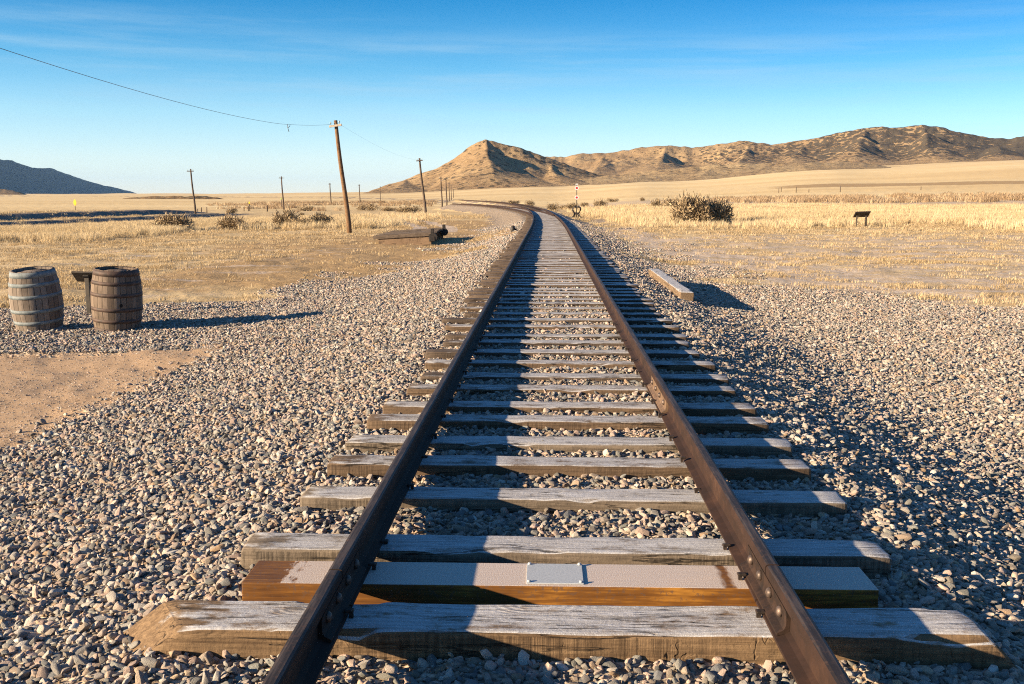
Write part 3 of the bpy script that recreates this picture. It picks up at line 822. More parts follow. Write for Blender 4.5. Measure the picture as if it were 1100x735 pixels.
def build_hills():
    gold = hill_mat('golden_hill', (.33, .232, .125), (.235, .158, .085), (.048, .04, .029))
    A = [(340, 214), (385, 210), (400, 204.5), (415, 199), (430, 195), (450, 188), (470, 181), (490, 170), (505, 159), (513, 154), (522, 151), (530, 152.5), (540, 156), (552, 158), (562, 161),
         (575, 165.5), (590, 171), (610, 178), (640, 187), (680, 198), (730, 207), (760, 211)]
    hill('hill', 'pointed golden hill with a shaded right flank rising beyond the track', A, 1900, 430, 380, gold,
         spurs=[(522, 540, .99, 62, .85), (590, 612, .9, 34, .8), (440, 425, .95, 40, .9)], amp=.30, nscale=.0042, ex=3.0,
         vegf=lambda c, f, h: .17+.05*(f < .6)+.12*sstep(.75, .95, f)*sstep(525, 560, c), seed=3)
    B = [(520, 205), (545, 190), (562, 176), (580, 170), (590, 169), (605, 170), (622, 166), (650, 165.5), (680, 161), (700, 158.5), (715, 157.5), (740, 160), (765, 157), (790, 153), (805, 154.5), (822, 157.5), (845, 154),
         (860, 152), (878, 148), (890, 145), (920, 140), (935, 138.8), (950, 140), (965, 138.5), (980, 137.5), (995, 139.5), (1010, 143.5), (1030, 148), (1045, 150.5), (1065, 151.5), (1085, 149), (1100, 149.5), (1150, 150), (1250, 158), (1400, 180), (1560, 200)]
    def veg_shade(c, f, h):
        v = .09+.165*sstep(800, 900, c)*sstep(.2, .4, f)+.14*sstep(690, 800, c)*sstep(.35, .6, f)+.13*sstep(600, 660, c)*sstep(.3, .7, f)  # scrub cover, raised on the left part to put dark shading into the colour
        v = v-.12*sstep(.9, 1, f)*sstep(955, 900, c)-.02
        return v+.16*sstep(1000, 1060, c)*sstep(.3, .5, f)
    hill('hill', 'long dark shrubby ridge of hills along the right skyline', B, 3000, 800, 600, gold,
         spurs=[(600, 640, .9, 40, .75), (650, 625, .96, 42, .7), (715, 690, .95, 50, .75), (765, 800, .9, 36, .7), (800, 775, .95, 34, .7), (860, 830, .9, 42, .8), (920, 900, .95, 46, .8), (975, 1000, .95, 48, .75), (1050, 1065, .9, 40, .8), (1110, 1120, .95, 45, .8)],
         amp=.40, nscale=.0032, ex=3.6, vegf=veg_shade, seed=9)
    # low scrubby bench in front of the ridge
    Bn = [(560, 205), (600, 196), (650, 189), (700, 184), (760, 178), (800, 176.5), (850, 175.5), (900, 175), (930, 177), (960, 182), (1000, 190)]
    hill('hill', 'low rounded scrubby rise at the foot of the long ridge', Bn, 1750, 260, 300, hill_mat('scrub_rise', (.35, .26, .145), (.27, .19, .105), (.085, .065, .045)),
         spurs=[(760, 740, .95, 40, .9), (850, 860, .95, 45, .9), (690, 670, .95, 40, .9)], amp=.25, nscale=.006, vegf=lambda c, f, h: .19+0*c, seed=15)
    # far blue mountain: its ridge runs away from the camera so the face seen is the one out of the sun
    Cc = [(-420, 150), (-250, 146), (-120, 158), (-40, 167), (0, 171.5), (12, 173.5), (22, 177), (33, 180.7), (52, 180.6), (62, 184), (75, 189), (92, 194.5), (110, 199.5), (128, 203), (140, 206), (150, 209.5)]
    X0 = 5200.0
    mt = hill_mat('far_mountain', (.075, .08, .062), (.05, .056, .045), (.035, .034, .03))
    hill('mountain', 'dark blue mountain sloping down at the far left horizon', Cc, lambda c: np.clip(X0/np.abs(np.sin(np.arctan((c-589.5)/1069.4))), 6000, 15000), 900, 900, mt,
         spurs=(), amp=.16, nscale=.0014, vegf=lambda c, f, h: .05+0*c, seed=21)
    Dd = [(-60, 198), (-20, 201), (0, 203), (10, 204.5), (20, 207), (30, 210)]
    hill('hill', 'small brown knoll at the left edge before the blue mountain', Dd, 2600, 300, 200, gold, amp=.1, nscale=.006, vegf=lambda c, f, h: .1+0*c, seed=27)
    # low knoll; the shade of its right face is put into darker colour
    Ee = [(130, 211.5), (160, 209.6), (190, 209.2), (205, 209.4), (222, 208.8), (236, 211.5), (250, 213.5), (280, 214.5), (330, 215.5), (380, 216)]
    hill('hill', 'low dark knoll behind the thin leaning pole on the left', Ee, lambda c: 700-.9*(c-200), 75, 60, hill_mat('shade_toned_knoll', (.26, .17, .085), (.16, .11, .06), (.05, .045, .035)),
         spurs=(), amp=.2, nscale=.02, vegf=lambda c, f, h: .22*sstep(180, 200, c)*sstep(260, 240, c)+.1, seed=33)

# ------------------------------------------------------------------ track
RAIL_H = .14
RX_L, RX_R = -.733, .792
PROFILE = [(-.056, 0), (.056, 0), (.056, .010), (.024, .020), (.0075, .030), (.0075, .094), (.018, .102), (.0255, .107), (.0255, .131),
           (.021, .138), (.012, .1405), (-.012, .1405), (-.021, .138), (-.0255, .131), (-.0255, .107), (-.018, .102), (-.0075, .094), (-.0075, .030), (-.024, .020), (-.056, .010)]
def rail_mesh(name, pts):
    n = len(PROFILE); V = []; F = []
    for i, p in enumerate(pts):
        a = np.array(pts[max(i-1, 0)]); b = np.array(pts[min(i+1, len(pts)-1)])
        t = (b-a)[:2]; t = t/np.linalg.norm(t); s = np.array([t[1], -t[0]])
        for (q, h) in PROFILE: V.append((p[0]+s[0]*q, p[1]+s[1]*q, p[2]+h))
    for i in range(len(pts)-1):
        for k in range(n): F.append((i*n+k, i*n+(k+1) % n, (i+1)*n+(k+1) % n, (i+1)*n+k))
    me = bpy.data.meshes.new(name)
    me.from_pydata(V, [], F+[tuple(range(n))[::-1], tuple(range((len(pts)-1)*n, len(pts)*n))])
    me.update()
    bm = bmesh.new(); bm.from_mesh(me); bmesh.ops.recalc_face_normals(bm, faces=bm.faces); bm.to_mesh(me); bm.free()
    return me
def path_pts(fx, off, y0, y1, step, z=.0):
    n = max(2, int((y1-y0)/step)+1); out = []
    for y in np.linspace(y0, y1, n):
        dx = float(fx(y+.5)-fx(y-.5)); c = 1/math.sqrt(1+dx*dx)
        out.append((float(fx(y))+off*c, y-off*dx*c, z))
    return out
def rail(label, fx, off, y0, y1, step, group):
    o = link('rail', rail_mesh('rail', path_pts(fx, off, y0, y1, step)), None, M['rail'])
    return tag(o, label, 'rail', group)

def joint_bar(parent, x, yj, side, length=.62, mat='bar'):
    """angle bar on one side of a joint, with bolt heads or nuts as sub-parts"""
    mb = MB(); s = side
    prof = [(.0085*s, .024), (.050*s, .0145), (.050*s, .022), (.028*s, .034), (.021*s, .05), (.021*s, .084), (.0235*s, .098), (.0085*s, .098)]
    V0 = [mb.bm.verts.new((x+q, yj-length/2, h)) for q, h in prof]; V1 = [mb.bm.verts.new((x+q, yj+length/2, h)) for q, h in prof]
    n = len(prof)
    for k in range(n): mb.bm.faces.new((V0[k], V0[(k+1) % n], V1[(k+1) % n], V1[k]))
    mb.bm.faces.new(V0[::-1]); mb.bm.faces.new(V1)
    b = mb.build('joint_bar', M[mat], parent)
    return b
def bolts(barobj, x, yj, side, offs, head=True):
    for oy in offs:
        mb = MB()
        xx = x+.021*side
        if head:
            mb.lathe([(.019, -.003), (.0185, .006), (.014, .013), (.006, .0165)], 12, (0, 0, 0), 'X')
        else:
            mb.lathe([(.0215, -.003), (.0215, .017), (.018, .019)], 6, (0, 0, 0), 'X'); mb.lathe([(.011, .018), (.011, .034)], 8, (0, 0, 0), 'X')
        for v in mb.bm.verts: v.co = Vector((xx+v.co.x*side, yj+oy+v.co.y, .066+v.co.z))
        mb.build('bolt', M['bolt'] if head else M['spike'], barobj)

def tie_mesh(name, x0, x1, w, depth, seed, warp=1.0, nx=44, worn=1.0, slant=None):
    """beam along x, top at z=0, centred on y=0, with rounded worn arrises, checks and chips"""
    r = np.random.default_rng(seed)
    hw = w/2; rd = .012
    cs = []
    for (cx, cy, a0) in [(hw-rd, -rd, 90), (-(hw-rd), -rd, 180)]: pass
    sec = []
    def arc(cy, cz, a0, a1, n=3):
        for a in np.linspace(R(a0), R(a1), n): sec.append((cy+rd*math.cos(a), cz+rd*math.sin(a)))
    arc(-hw+rd, -rd, 180, 90); 
    for q in np.linspace(-hw+rd*2, hw-rd*2, 5): sec.append((q, 0))
    arc(hw-rd, -rd, 90, 0)
    for q in np.linspace(-.05, -depth+.03, 3): sec.append((hw, q))
    arc(hw-rd, -depth+rd, 0, -90, 2); arc(-hw+rd, -depth+rd, -90, -180, 2)
    for q in np.linspace(-depth+.03, -.05, 4): sec.append((-hw, q))
    sec = np.array(sec); n = len(sec)
    xsn = np.linspace(x0, x1, nx); xsn[1] = x0+.012; xsn[-2] = x1-.012
    V = []
    for i, xx in enumerate(xsn):
        k = .93 if i in (0, nx-1) else 1.0
        y = sec[:, 0].copy(); z = sec[:, 1].copy()
        z0 = -depth/2
        y = y*k; z = z0+(z-z0)*k
        top = np.clip(1+z/.03, 0, 1)
        fr = (np.abs(y) > hw*.8)
        wn = .0085*worn*(fbm(np.full(n, xx*3.1), y*14+seed*.7, 3, seed)-.5)
        chip = -np.clip(fbm(np.full(n, xx*5.0), y*3+seed, 3, seed+4)-.62, 0, 1)*.07*worn*(top > .3)*fr
        z = z+(wn+chip)*np.clip(top+.2, 0, 1)+warp*.006*math.sin(xx*1.3+seed)*0
        y = y+.006*worn*(fbm(np.full(n, xx*2.3), z*18+seed, 3, seed+8)-.5)
        xo = .02*worn*(fbm(y*9, z*9, 2, seed+6)-.5) if i in (0, 1, nx-2, nx-1) else 0
        xx2 = np.full(n, xx)
        if slant is not None:          # axe cut ends that lean outwards towards the bottom and back
            tl = np.clip(1-(xx-x0)/.10, 0, 1); tr = np.clip(1-(x1-xx)/.10, 0, 1)
            xx2 = xx2-tl*(slant[0]*(-z/depth)+slant[1]*(y/w+.5))+tr*(slant[2]*(-z/depth)+slant[3]*(y/w+.5))
        V.append(np.stack([xx2+xo, y, z], 1))
    V = np.concatenate(V)
    F = []
    for i in range(nx-1):
        for k in range(n): F.append((i*n+k, i*n+(k+1) % n, (i+1)*n+(k+1) % n, (i+1)*n+k))
    me = bpy.data.meshes.new(name)
    me.from_pydata(V.tolist(), [], F+[tuple(range(n))[::-1], tuple(range((nx-1)*n, nx*n))]); me.update()
    bm = bmesh.new(); bm.from_mesh(me); bmesh.ops.recalc_face_normals(bm, faces=bm.faces)
    for f in bm.faces: f.smooth = len(f.verts) == 4
    bm.to_mesh(me); bm.free()
    return me

def spike_mesh():
    mb = MB()
    mb.box(-.007, .007, -.007, .007, -.05, .02)
    mb.box(-.011, .022, -.012, .012, .016, .027, .005)
    bmesh.ops.recalc_face_normals(mb.bm, faces=mb.bm.faces)
    me = bpy.data.meshes.new('spike'); mb.bm.to_mesh(me); mb.bm.free(); me.materials.append(M['spike'])
    return me

def build_track():
    # ---- rails
    g1 = 'rails of the straight track'
    JL, JR, JR2 = 3.27, 3.37, 6.86
    r = rail('short rusty rail end nearest the camera on the left', lambda y: 0*y, RX_L, .3, JL-.007, 3, g1)
    for s in (-1, 1):
        b = joint_bar(r, RX_L, JL+.01, s); bolts(b, RX_L, JL+.01, s, (-.235, -.08, .08, .235), head=(s > 0))
    rail('long rusty left rail running beyond the first joint into the distance', lambda y: xc(y)-.03, RX_L, JL+.004, 46, 3, g1)
    r = rail('short rusty rail end nearest the camera on the right', lambda y: 0*y, RX_R, .3, JR-.007, 3, g1)
    for s in (-1, 1):
        b = joint_bar(r, RX_R, JR+.01, s); bolts(b, RX_R, JR+.01, s, (-.235, -.08, .08, .235), head=(s < 0))
    r = rail('rusty right rail length between two bolted joints, sunlit on its inner side', lambda y: 0*y, RX_R, JR+.004, JR2-.003, 3, g1)
    for s in (-1, 1):
        b = joint_bar(r, RX_R, JR2, s, .95, 'bar_tan' if s < 0 else 'bar'); bolts(b, RX_R, JR2, s, (-.36, -.12, .12, .36), head=(s < 0))
    rail('long rusty right rail running beyond the second joint into the distance', lambda y: xc(y)-.03, RX_R, JR2+.003, 46, 3, g1)
    g2 = 'rails of the distant curve'
    rail('left rail of the distant main track curving to the left', lambda y: xc(y)-.03, RX_L, 46.01, 330, 4, g2)
    rail('right rail of the distant main track curving to the left', lambda y: xc(y)-.03, RX_R, 46.01, 330, 4, g2)
    g3 = 'rails of the siding'
    rail('outer left rail of the siding that branches off to the left', lambda y: xs(y)-.03, RX_L, 66, 169, 4, g3)
    rail('inner right rail of the siding that branches off to the left', lambda y: xs(y)-.03, RX_R, 70, 169, 4, g3)

    # ---- ties
    gt = 'wooden ties under the straight track'
    spm = spike_mesh()
    def spikes(o, dy=0.0):
        for (x, sgn) in ((RX_L, -1), (RX_L, 1), (RX_R, -1), (RX_R, 1)):
            s = link('spike', spm, o)
            s.location = (x+sgn*.070, rng.uniform(-.05, .05), rng.uniform(-.012, .008)); s.rotation_euler = (rng.normal(0, .08), rng.normal(0, .06), math.pi if sgn > 0 else 0)
    words = ['first', 'second', 'third', 'fourth', 'fifth', 'sixth', 'seventh', 'eighth', 'ninth', 'tenth', 'eleventh', 'twelfth', 'thirteenth', 'fourteenth', 'fifteenth',
             'sixteenth', 'seventeenth', 'eighteenth', 'nineteenth', 'twentieth']
    def tie(y, x0, x1, w, seed, mat, label, depth=.17, name='railway_tie', nx=44, worn=1.0, z=0.0, rz=0.0, slant=None):
        me = tie_mesh(name, x0, x1, w, depth, seed, nx=nx, worn=worn, slant=slant)
        o = link(name, me, None, M[mat]); o.location = (0, y, z); o.rotation_euler = (0, 0, rz)
        return tag(o, label, 'railway tie', gt)
    o = tie(3.215, -1.215, 1.43, .24, 3, 'tie_end', 'long cracked brown tie nearest the camera with patchy frost on top', depth=.19, nx=90, worn=1.9, rz=.008, slant=(.26, .13, .17, .01)); spikes(o)
    o = tie(3.945, -1.25, 1.37, .205, 5, 'tie_a', 'grey sawn tie directly behind the orange brown tie', depth=.2, nx=60); spikes(o)
    o['label'] = 'grey sawn tie directly behind the orange brown tie with the plaque'
    # polished tie
    mb = MB(); mb.box(-1.13, 1.205, -.114, .114, -.18, .0, .004)
    po = mb.build('polished_tie', M['polished']); po.location = (0, 3.597, .004); po.rotation_euler = (0, 0, .006)
    tag(po, 'smooth orange brown tie with frosted top carrying a small grey plaque', 'railway tie', gt)
    for (x, sgn) in ((RX_L, -1), (RX_L, 1), (RX_R, -1), (RX_R, 1)):
        s = link('spike', spm, po); s.location = (x+sgn*.072, .03*sgn, 0); s.rotation_euler = (0, 0, math.pi if sgn > 0 else 0)
    mb = MB(); mb.box(-.106, .106, -.098, .098, 0, .005, .0015)
    pl = mb.build('plaque', M['plaque'], po); pl.location = (.030, 0, .0005)
    for sx in (-1, 1):
        for sy in (-1, 1):
            mb = MB(); mb.lathe([(.007, .0), (.007, .006), (.004, .009)], 10); q = mb.build('screw', M['plaque'], pl); q.location = (sx*.096, sy*.088, .004)
    backs = [4.766, 5.325, 5.835, 6.381, 6.829, 7.492, 8.023, 8.582, 9.206, 9.800, 10.345, 11.016, 11.605, 12.30, 12.88]
    ys = [b-.10 for b in backs]
    y = ys[-1]
    while y < 46: y += .555+rng.uniform(-.05, .05); ys.append(y)
    look = ['grey', 'grey', 'brown edged', 'grey', 'brown edged', 'brown', 'dark', 'brown', 'dark', 'dark', 'dark', 'brown', 'dark', 'dark', 'brown', 'dark', 'dark']
    sp_meshes = {}
    for k, y in enumerate(ys):
        if k < 17:
            mt = ['tie_a', 'tie_b', 'tie_a', 'tie_b', 'tie_b', 'tie_b', 'tie_c', 'tie_b', 'tie_c', 'tie_c', 'tie_c', 'tie_b', 'tie_c', 'tie_c', 'tie_b', 'tie_c', 'tie_c'][k]
            x0 = -1.18+[0, 0, 0, .02, .05, .12, .16, .12, .05, .16, .12, .05, -.05, .15, .05, .1, 0][k]; x1 = 1.41+rng.uniform(-.04, .04)
            o = tie(y, x0, x1, .20, 20+k, mt, f'{look[k]} tie with a frosted top, {words[k]} tie behind the grey sawn tie'
                    if k else 'wide grey tie with a frosted top, the next one behind the grey sawn tie', nx=50, z=rng.uniform(-.012, .006), rz=rng.normal(0, .006))
            if k < 12: spikes(o)
        else:
            q = k % 6
            if q not in sp_meshes: sp_meshes[q] = (tie_mesh('railway_tie', -1.2+.05*(q % 3), 1.40-.03*(q % 2), .20, .17, 60+q, nx=26),)
            o = link('railway_tie', sp_meshes[q][0], None, M['tie_c'] if False else M['tie_far'])
            o.location = (float(xc(y))-.03+rng.uniform(-.05, .05), y, rng.uniform(-.012, .008)); o.rotation_euler = (0, 0, rng.normal(0, .008))
            tag(o, 'one of the many thin frosted ties packed close together far along the straight track', 'railway tie', 'far ties of the straight track')
    # curve ties
    def run(fx, y0, y1, label, group, skip=None):
        y = y0; k = 0
        while y < y1:
            q = k % 6
            dx = float(fx(y+.5)-fx(y-.5))
            o = link('railway_tie', sp_meshes[q][0], None, M['tie_far'])
            o.location = (float(fx(y))-.03, y, rng.uniform(-.012, .008)); o.rotation_euler = (0, 0, -math.atan(dx)+rng.normal(0, .008))
            tag(o, label, 'railway tie', group)
            y += .60; k += 1
    run(xc, 46.4, 96, 'one of the frosted dark ties where the main track starts to curve left', 'ties of the distant curve')
    run(xs, 76, 130, 'one of the dark ties under the siding that branches left', 'ties of the siding')
    # the rest of the far ties are far below a pixel each
    V = []; F = []
    def add_far(fx, y0, y1):
        y = y0
        while y < y1:
            dx = float(fx(y+.5)-fx(y-.5)); a = -math.atan(dx); ca, sa = math.cos(a), math.sin(a); cx = float(fx(y))
            i = len(V)
            for zz in (-.15, .0):
                for (qx, qy) in ((-1.3, -.1), (1.3, -.1), (1.3, .1), (-1.3, .1)):
                    V.append((cx+qx*ca-qy*sa, y+qx*sa+qy*ca, zz))
            F.extend([(i, i+3, i+2, i+1), (i+4, i+5, i+6, i+7), (i, i+1, i+5, i+4), (i+1, i+2, i+6, i+5), (i+2, i+3, i+7, i+6), (i+3, i, i+4, i+7)])
            y += .62
    add_far(xc, 96.5, 300); add_far(xs, 130.5, 168)
    me = mesh_np('distant_ties', V, F)
    o = link('distant_ties', me, None, M['tie_far']); tag(o, 'row of tiny ties under the farthest bend of the tracks', 'railway ties', kind='stuff')

# ------------------------------------------------------------------ barrels
def barrel(loc, tilt, label, stave, hoop, seed, hole=False, h=.88, rm=.338, re=.278):
    root = empty('barrel', loc, label, 'barrel', 'wooden barrels beside the tan path', rz=seed*1.3)
    root.rotation_euler = (tilt[0], tilt[1], seed*1.3)
    def rad(t): return re+(rm-re)*(1-(2*t-1)**2)**1.0
    prof = [(rad(t), t*h) for t in np.linspace(0, 1, 22)]
    mb = MB()
    mb.lathe(prof+[(re-.028, h), (re-.03, h-.035)], 78, caps=False)
    r = np.random.default_rng(seed)
    # staves stand slightly proud or sunk
    for v in mb.bm.verts:
        a = math.atan2(v.co.y, v.co.x)/(2*math.pi)*26; st = math.floor(a)
        d = (np.random.default_rng(int(st)+50+seed*40).random()-.5)*.006
        q = math.hypot(v.co.x, v.co.y)
        if q > .02: v.co.x *= (q+d)/q; v.co.y *= (q+d)/q
        if v.co.z > h-.01: v.co.z += (np.random.default_rng(int(st)+90+seed*40).random()-.5)*.014
    mb.build('staves', M[stave], root)
    mb = MB(); mb.lathe([(.001, h-.05), (re-.026, h-.05), (re-.026, h-.032), (.001, h-.03)], 32, caps=False); mb.build('barrel_head', M[stave], root)
    mb = MB(); mb.lathe([(.001, .012), (re-.01, .012), (re-.01, .03), (.001, .03)], 32, caps=False); mb.build('barrel_base', M[stave], root)
    for (t, w) in ((.04, .07), (.20, .05), (.385, .05), (.615, .05), (.80, .05), (.955, .075)):
        t0, t1 = max(0, t-w/2/h), min(1, t+w/2/h)
        mb = MB()
        mb.lathe([(rad(t0)+.0015, t0*h), (rad(t0)+.0065, t0*h), (rad(t1)+.0065, t1*h), (rad(t1)+.0015, t1*h)], 56, caps=False)
        for v in mb.bm.verts: v.co.z += .006*math.sin(math.atan2(v.co.y, v.co.x)+seed)
        hp = mb.build('hoop', M[hoop], root)
        mb = MB(); rr = rad(t)+.007
        for q in (-1, 1):
            mb.lathe([(.008, -.002), (.007, .004), (.002, .006)], 8, (rr, q*.02, t*h), 'X')
        mb.build('rivet', M[hoop], hp)
    if hole:
        mb = MB(); mb.lathe([(.026, -.02), (.026, .0035), (.02, .004)], 14, (0, 0, 0), 'X')
        b = mb.build('bung_hole', M['hole'], root)
        a = R(-58)-seed*1.3
        b.location = (rad(.48)*math.cos(a), rad(.48)*math.sin(a), .46*h); b.rotation_euler = (0, 0, a)
    return root

def gz(x, y): return float(ground(np.array([x]), np.array([y]))[0])

def build_barrels():
    x, y = -7.16, 13.62
    barrel((x+.03, y, gz(x, y)-.03), (0, R(-5)), 'grey weathered barrel with pale metal hoops, leaning slightly left', 'stave_grey', 'hoop_blue', 1)
    x, y = -6.05, 13.62
    barrel((x+.02, y, gz(x, y)-.02), (0, R(-3.2)), 'brown barrel with dark rusty hoops standing in front of the small signpost', 'stave_brown', 'hoop_rust', 2, hole=True, h=.87, rm=.335, re=.285)
    # small single post sign between them
    x, y = -7.30, 15.5; z = gz(x, y)
    s = empty('information_sign', (x, y, z), 'small tilted sign board on one post between the two barrels', 'sign')
    mb = MB(); mb.box(-.035, .035, -.03, .03, -.1, .60, .006); mb.build('post', M['sign_dark'], s)
    mb = MB(); mb.box(-.25, .22, -.125, .125, -.014, .014, .004); o = mb.build('board', M['sign_dark'], s); o.location = (.03, .02, .60); o.rotation_euler = (R(-40), R(1), 0)
    mb = MB(); mb.box(-.045, .045, -.07, .07, -.04, -.01, .004); o = mb.build('bracket', M['iron'], s); o.location = (0, .01, .60); o.rotation_euler = (R(-40), 0, 0)

# ------------------------------------------------------------------ loose things
def build_props():
    # loose beam on the right shoulder
    xa, ya = 2.19, 15.75; xb, yb = 2.17, 20.6
    me = tie_mesh('timber_beam', -2.43, 2.43, .215, .225, 91, nx=60, worn=1.2)
    M['beam'].node_tree  # material runs along local x
    o = link('timber_beam', me, None, mat_wood('loose_beam_wood', (.10, .065, .04), (.25, .18, .115), .96, .25))
    zc = (gz(xa, ya)+gz(xb, yb))/2
    o.location = ((xa+xb)/2, (ya+yb)/2, -.075+.0); o.rotation_euler = (R(2), -.004, math.atan2(yb-ya, xb-xa))
    tag(o, 'loose squared timber beam with frosted top lying on the gravel right of the track', 'beam')

    # two legged panel on the right
    x, y = at(925, 245, -.51); z = gz(x, y)
    s = empty('tilted_signboard', (x, y, z), 'dark tilted information panel on two legs in front of the tall grass', 'sign')
    for q in (-1, 1):
        mb = MB(); mb.box(q*.27-.05, q*.27+.05, -.04, .04, -.1, .72, .005); mb.build('leg', M['sign_dark'], s)
    mb = MB(); mb.box(-.45, .45, -.28, .28, -.025, .025, .006); o = mb.build('board', M['sign_dark'], s); o.location = (0, 0, .79); o.rotation_euler = (R(-33), R(-2), 0)
    mb = MB(); mb.box(-.46, .46, -.30, -.27, -.045, .03, .004); f = mb.build('frame', M['iron'], s); f.location = (0, 0, .79); f.rotation_euler = (R(-33), R(-2), 0)

    # switch stand
    y = 84.0; x = at_dist(619.5, y); z = gz(x, y)
    s = empty('switch_stand', (x, y, z), 'tall railway switch stand with two red and white targets right of the track', 'switch stand')
    mb = MB()
    for q in (-1, 1):
        mb.tube([(q*.40, 0, -.05), (q*.30, 0, .12), (q*.16, 0, .34), (q*.22, 0, .48), (q*.33, 0, .66), (q*.32, 0, .84), (q*.20, 0, .93), (0, 0, .95)], .072, 8)
        mb.tube([(q*.30, .3, -.05), (q*.10, .08, .36)], .05, 8)
    mb.box(-.17, .17, -.06, .06, .36, .48, .01)
    mb.box(-.48, .48, -.14, .14, -.08, .0, .01)
    mb.build('harp_base', M['iron'], s)
    top = (231-195.5)*y/1069.4
    mb = MB(); mb.tube([(0, 0, .0), (0, 0, top*.5), (0, 0, top)], [.042, .036, .03], 8); mb.build('mast', M['white'] if False else M['sign_dark'], s)
    for zz, rr in ((top-.30, .17), (top-1.08, .17)):
        mb = MB(); mb.lathe([(rr*1.0, -.012), (rr*1.0, .012)], 20, (0, -.05, zz), 'Y'); t = mb.build('target', M['white'], s)
        mb = MB(); mb.lathe([(rr*.56, -.016), (rr*.56, .016)], 18, (0, -.05, zz), 'Y'); mb.build('red_disc', M['red'], t)
    mb = MB(); mb.box(-.10, .10, -.012, .012, top-.08, top+.06, .004); mb.build('top_plate', M['white'], s)
    # head timbers carrying the stand
    for k, dy in enumerate((-.28, .32)):
        me = tie_mesh('switch_timber', -2.9, 1.0, .22, .2, 120+k, nx=30)
        o = link('switch_timber', me, None, M['tie_far']); o.location = (x, y+dy, z-.01)
        tag(o, ['long dark timber under the front of the switch stand', 'long dark timber under the back of the switch stand'][k], 'timber', 'head timbers of the switch')

    # low old timber platform left of track
    P0 = at(404, 263, -.53); P1 = at(467, 262, -.53)
    z0 = gz(-5.6, 41.5)+.06
    s = empty('timber_platform', (P0[0], P0[1], z0-.06), 'low grey timber platform with black iron ends lying left of the track', 'platform', rz=R(1.5))
    Lx = P1[0]-P0[0]
    s.rotation_euler = (0, R(-3.5), R(1.5))
    mb = MB(); mb.box(.10, Lx-.05, .02, .26, -.15, .20, .012); mb.build('sill_beam', M['timber_front'], s)
    mb = MB(); mb.box(.10, Lx-.05, 5.9, 6.15, -.15, .20, .012); mb.build('sill_beam', M['timber_front'], s)
    mb = MB(); mb.box(-.10, Lx+.02, -.03, .24, .20, .34, .012); mb.build('edge_beam', M['old_timber'], s)
    mb = MB()
    n = 26
    for k in range(n):
        y0 = .25+k*.225
        mb.box(-.05+rng.uniform(-.12, .10), Lx+rng.uniform(-.12, .06), y0, y0+rng.uniform(.185, .215), .24, .335+rng.uniform(-.03, .02), .006)
    mb.build('deck', M['old_timber'], s)
    for yy in (.05, 5.95):
        mb = MB()
        mb.box(Lx-.12, Lx+.12, yy-.15, yy+.15, -.02, .18, .02); mb.box(Lx-.04, Lx+.10, yy-.10, yy+.10, .18, .48, .02)
        mb.lathe([(.17, -.13), (.17, .0), (.13, .0), (.13, .03)], 16, (Lx+.04, yy, .14), 'Y')
        mb.build('iron_bumper', M['iron'], s)

    # short stub post at the ballast edge
    x, y = at(551, 250, -.15); z = gz(x, y)
    mb = MB(); mb.lathe([(.10, -.1), (.105, .12), (.075, .24), (.03, .27)], 10); mb.lathe([(.05, -.02), (.045, .09)], 8, (.12, .02, .05))
    o = mb.build('stub_post', M['iron']); o.location = (x, y, z); tag(o, 'short black stub post at the left edge of the ballast', 'post')

    # yellow marker beyond the old grade
    y = 124.0; x = at_dist(80, y); z = gz(x, y)
    s = empty('marker_post', (x, y, z), 'bright yellow paddle marker on a thin rod beyond the old grade', 'marker')
    zt = CAMZ+(210.4-214.3)*y/1069.4-z
    mb = MB(); mb.tube([(0, 0, -.2), (0, 0, zt-.5)], .035, 6); mb.build('rod', M['pole_grey'], s)
    mb = MB()
    pr = [(.05, zt-.78), (.17, zt-.6), (.18, zt-.25), (.04, zt)]
    va = [(q, -.02, h) for q, h in pr]+[(-q, -.02, h) for q, h in pr[::-1]]
    f0 = [mb.bm.verts.new(v) for v in va]; f1 = [mb.bm.verts.new((v[0], .02, v[2])) for v in va]
    mb.bm.faces.new(f0); mb.bm.faces.new(f1[::-1])
    for k in range(8): mb.bm.faces.new((f0[k], f1[k], f1[(k+1) % 8], f0[(k+1) % 8]))
    mb.build('paddle', M['yellow'], s)

    # fence posts
    def fpost(c, y, h, label, group, cap=None, mat='pole_grey', w=.075):
        x = at_dist(c, y); z = gz(x, y)
        mb = MB(); mb.tube([(0, 0, -.2), (.01, 0, h*.5), (.02, .01, h)], [w*1.05, w, w*.85], 7)
        o = mb.build('fence_post', M[mat]); o.location = (x, y, z); tag(o, label, 'post', group)
        if cap:
            mb = MB(); mb.box(-.10, .10, -.09, .09, h-.28, h+.06, .02); mb.build('painted_cap', M[cap], o)
        return o
    gl = 'short posts on the left plain'
    for c, h, lb in ((211.5, .75, 'short dark post close to the right of the thin leaning pole'), (215.6, .95, 'middle post of the three beside the thin leaning pole'), (221.4, 1.0, 'tallest of the three short posts beside the thin leaning pole')):
        fpost(c, 150, h, lb, gl)
    # rail joining the two
    fpost(261.5, 168, .7, 'low dark post between the round bush and the yellow capped post', gl)
    fpost(266.3, 168, .9, 'low post standing against the yellow capped post', gl)
    fpost(267.6, 170, 1.5, 'post with a yellow painted cap on the left plain', gl, cap='yellow')
    fpost(286.5, 165, 1.15, 'solitary dark post between the yellow capped post and a pole', gl, w=.11)
    fpost(302.0, 215, 2.0, 'post with a yellow green cap behind the second thin pole', gl, cap='green')
    gr = 'fence posts on the right hand field'
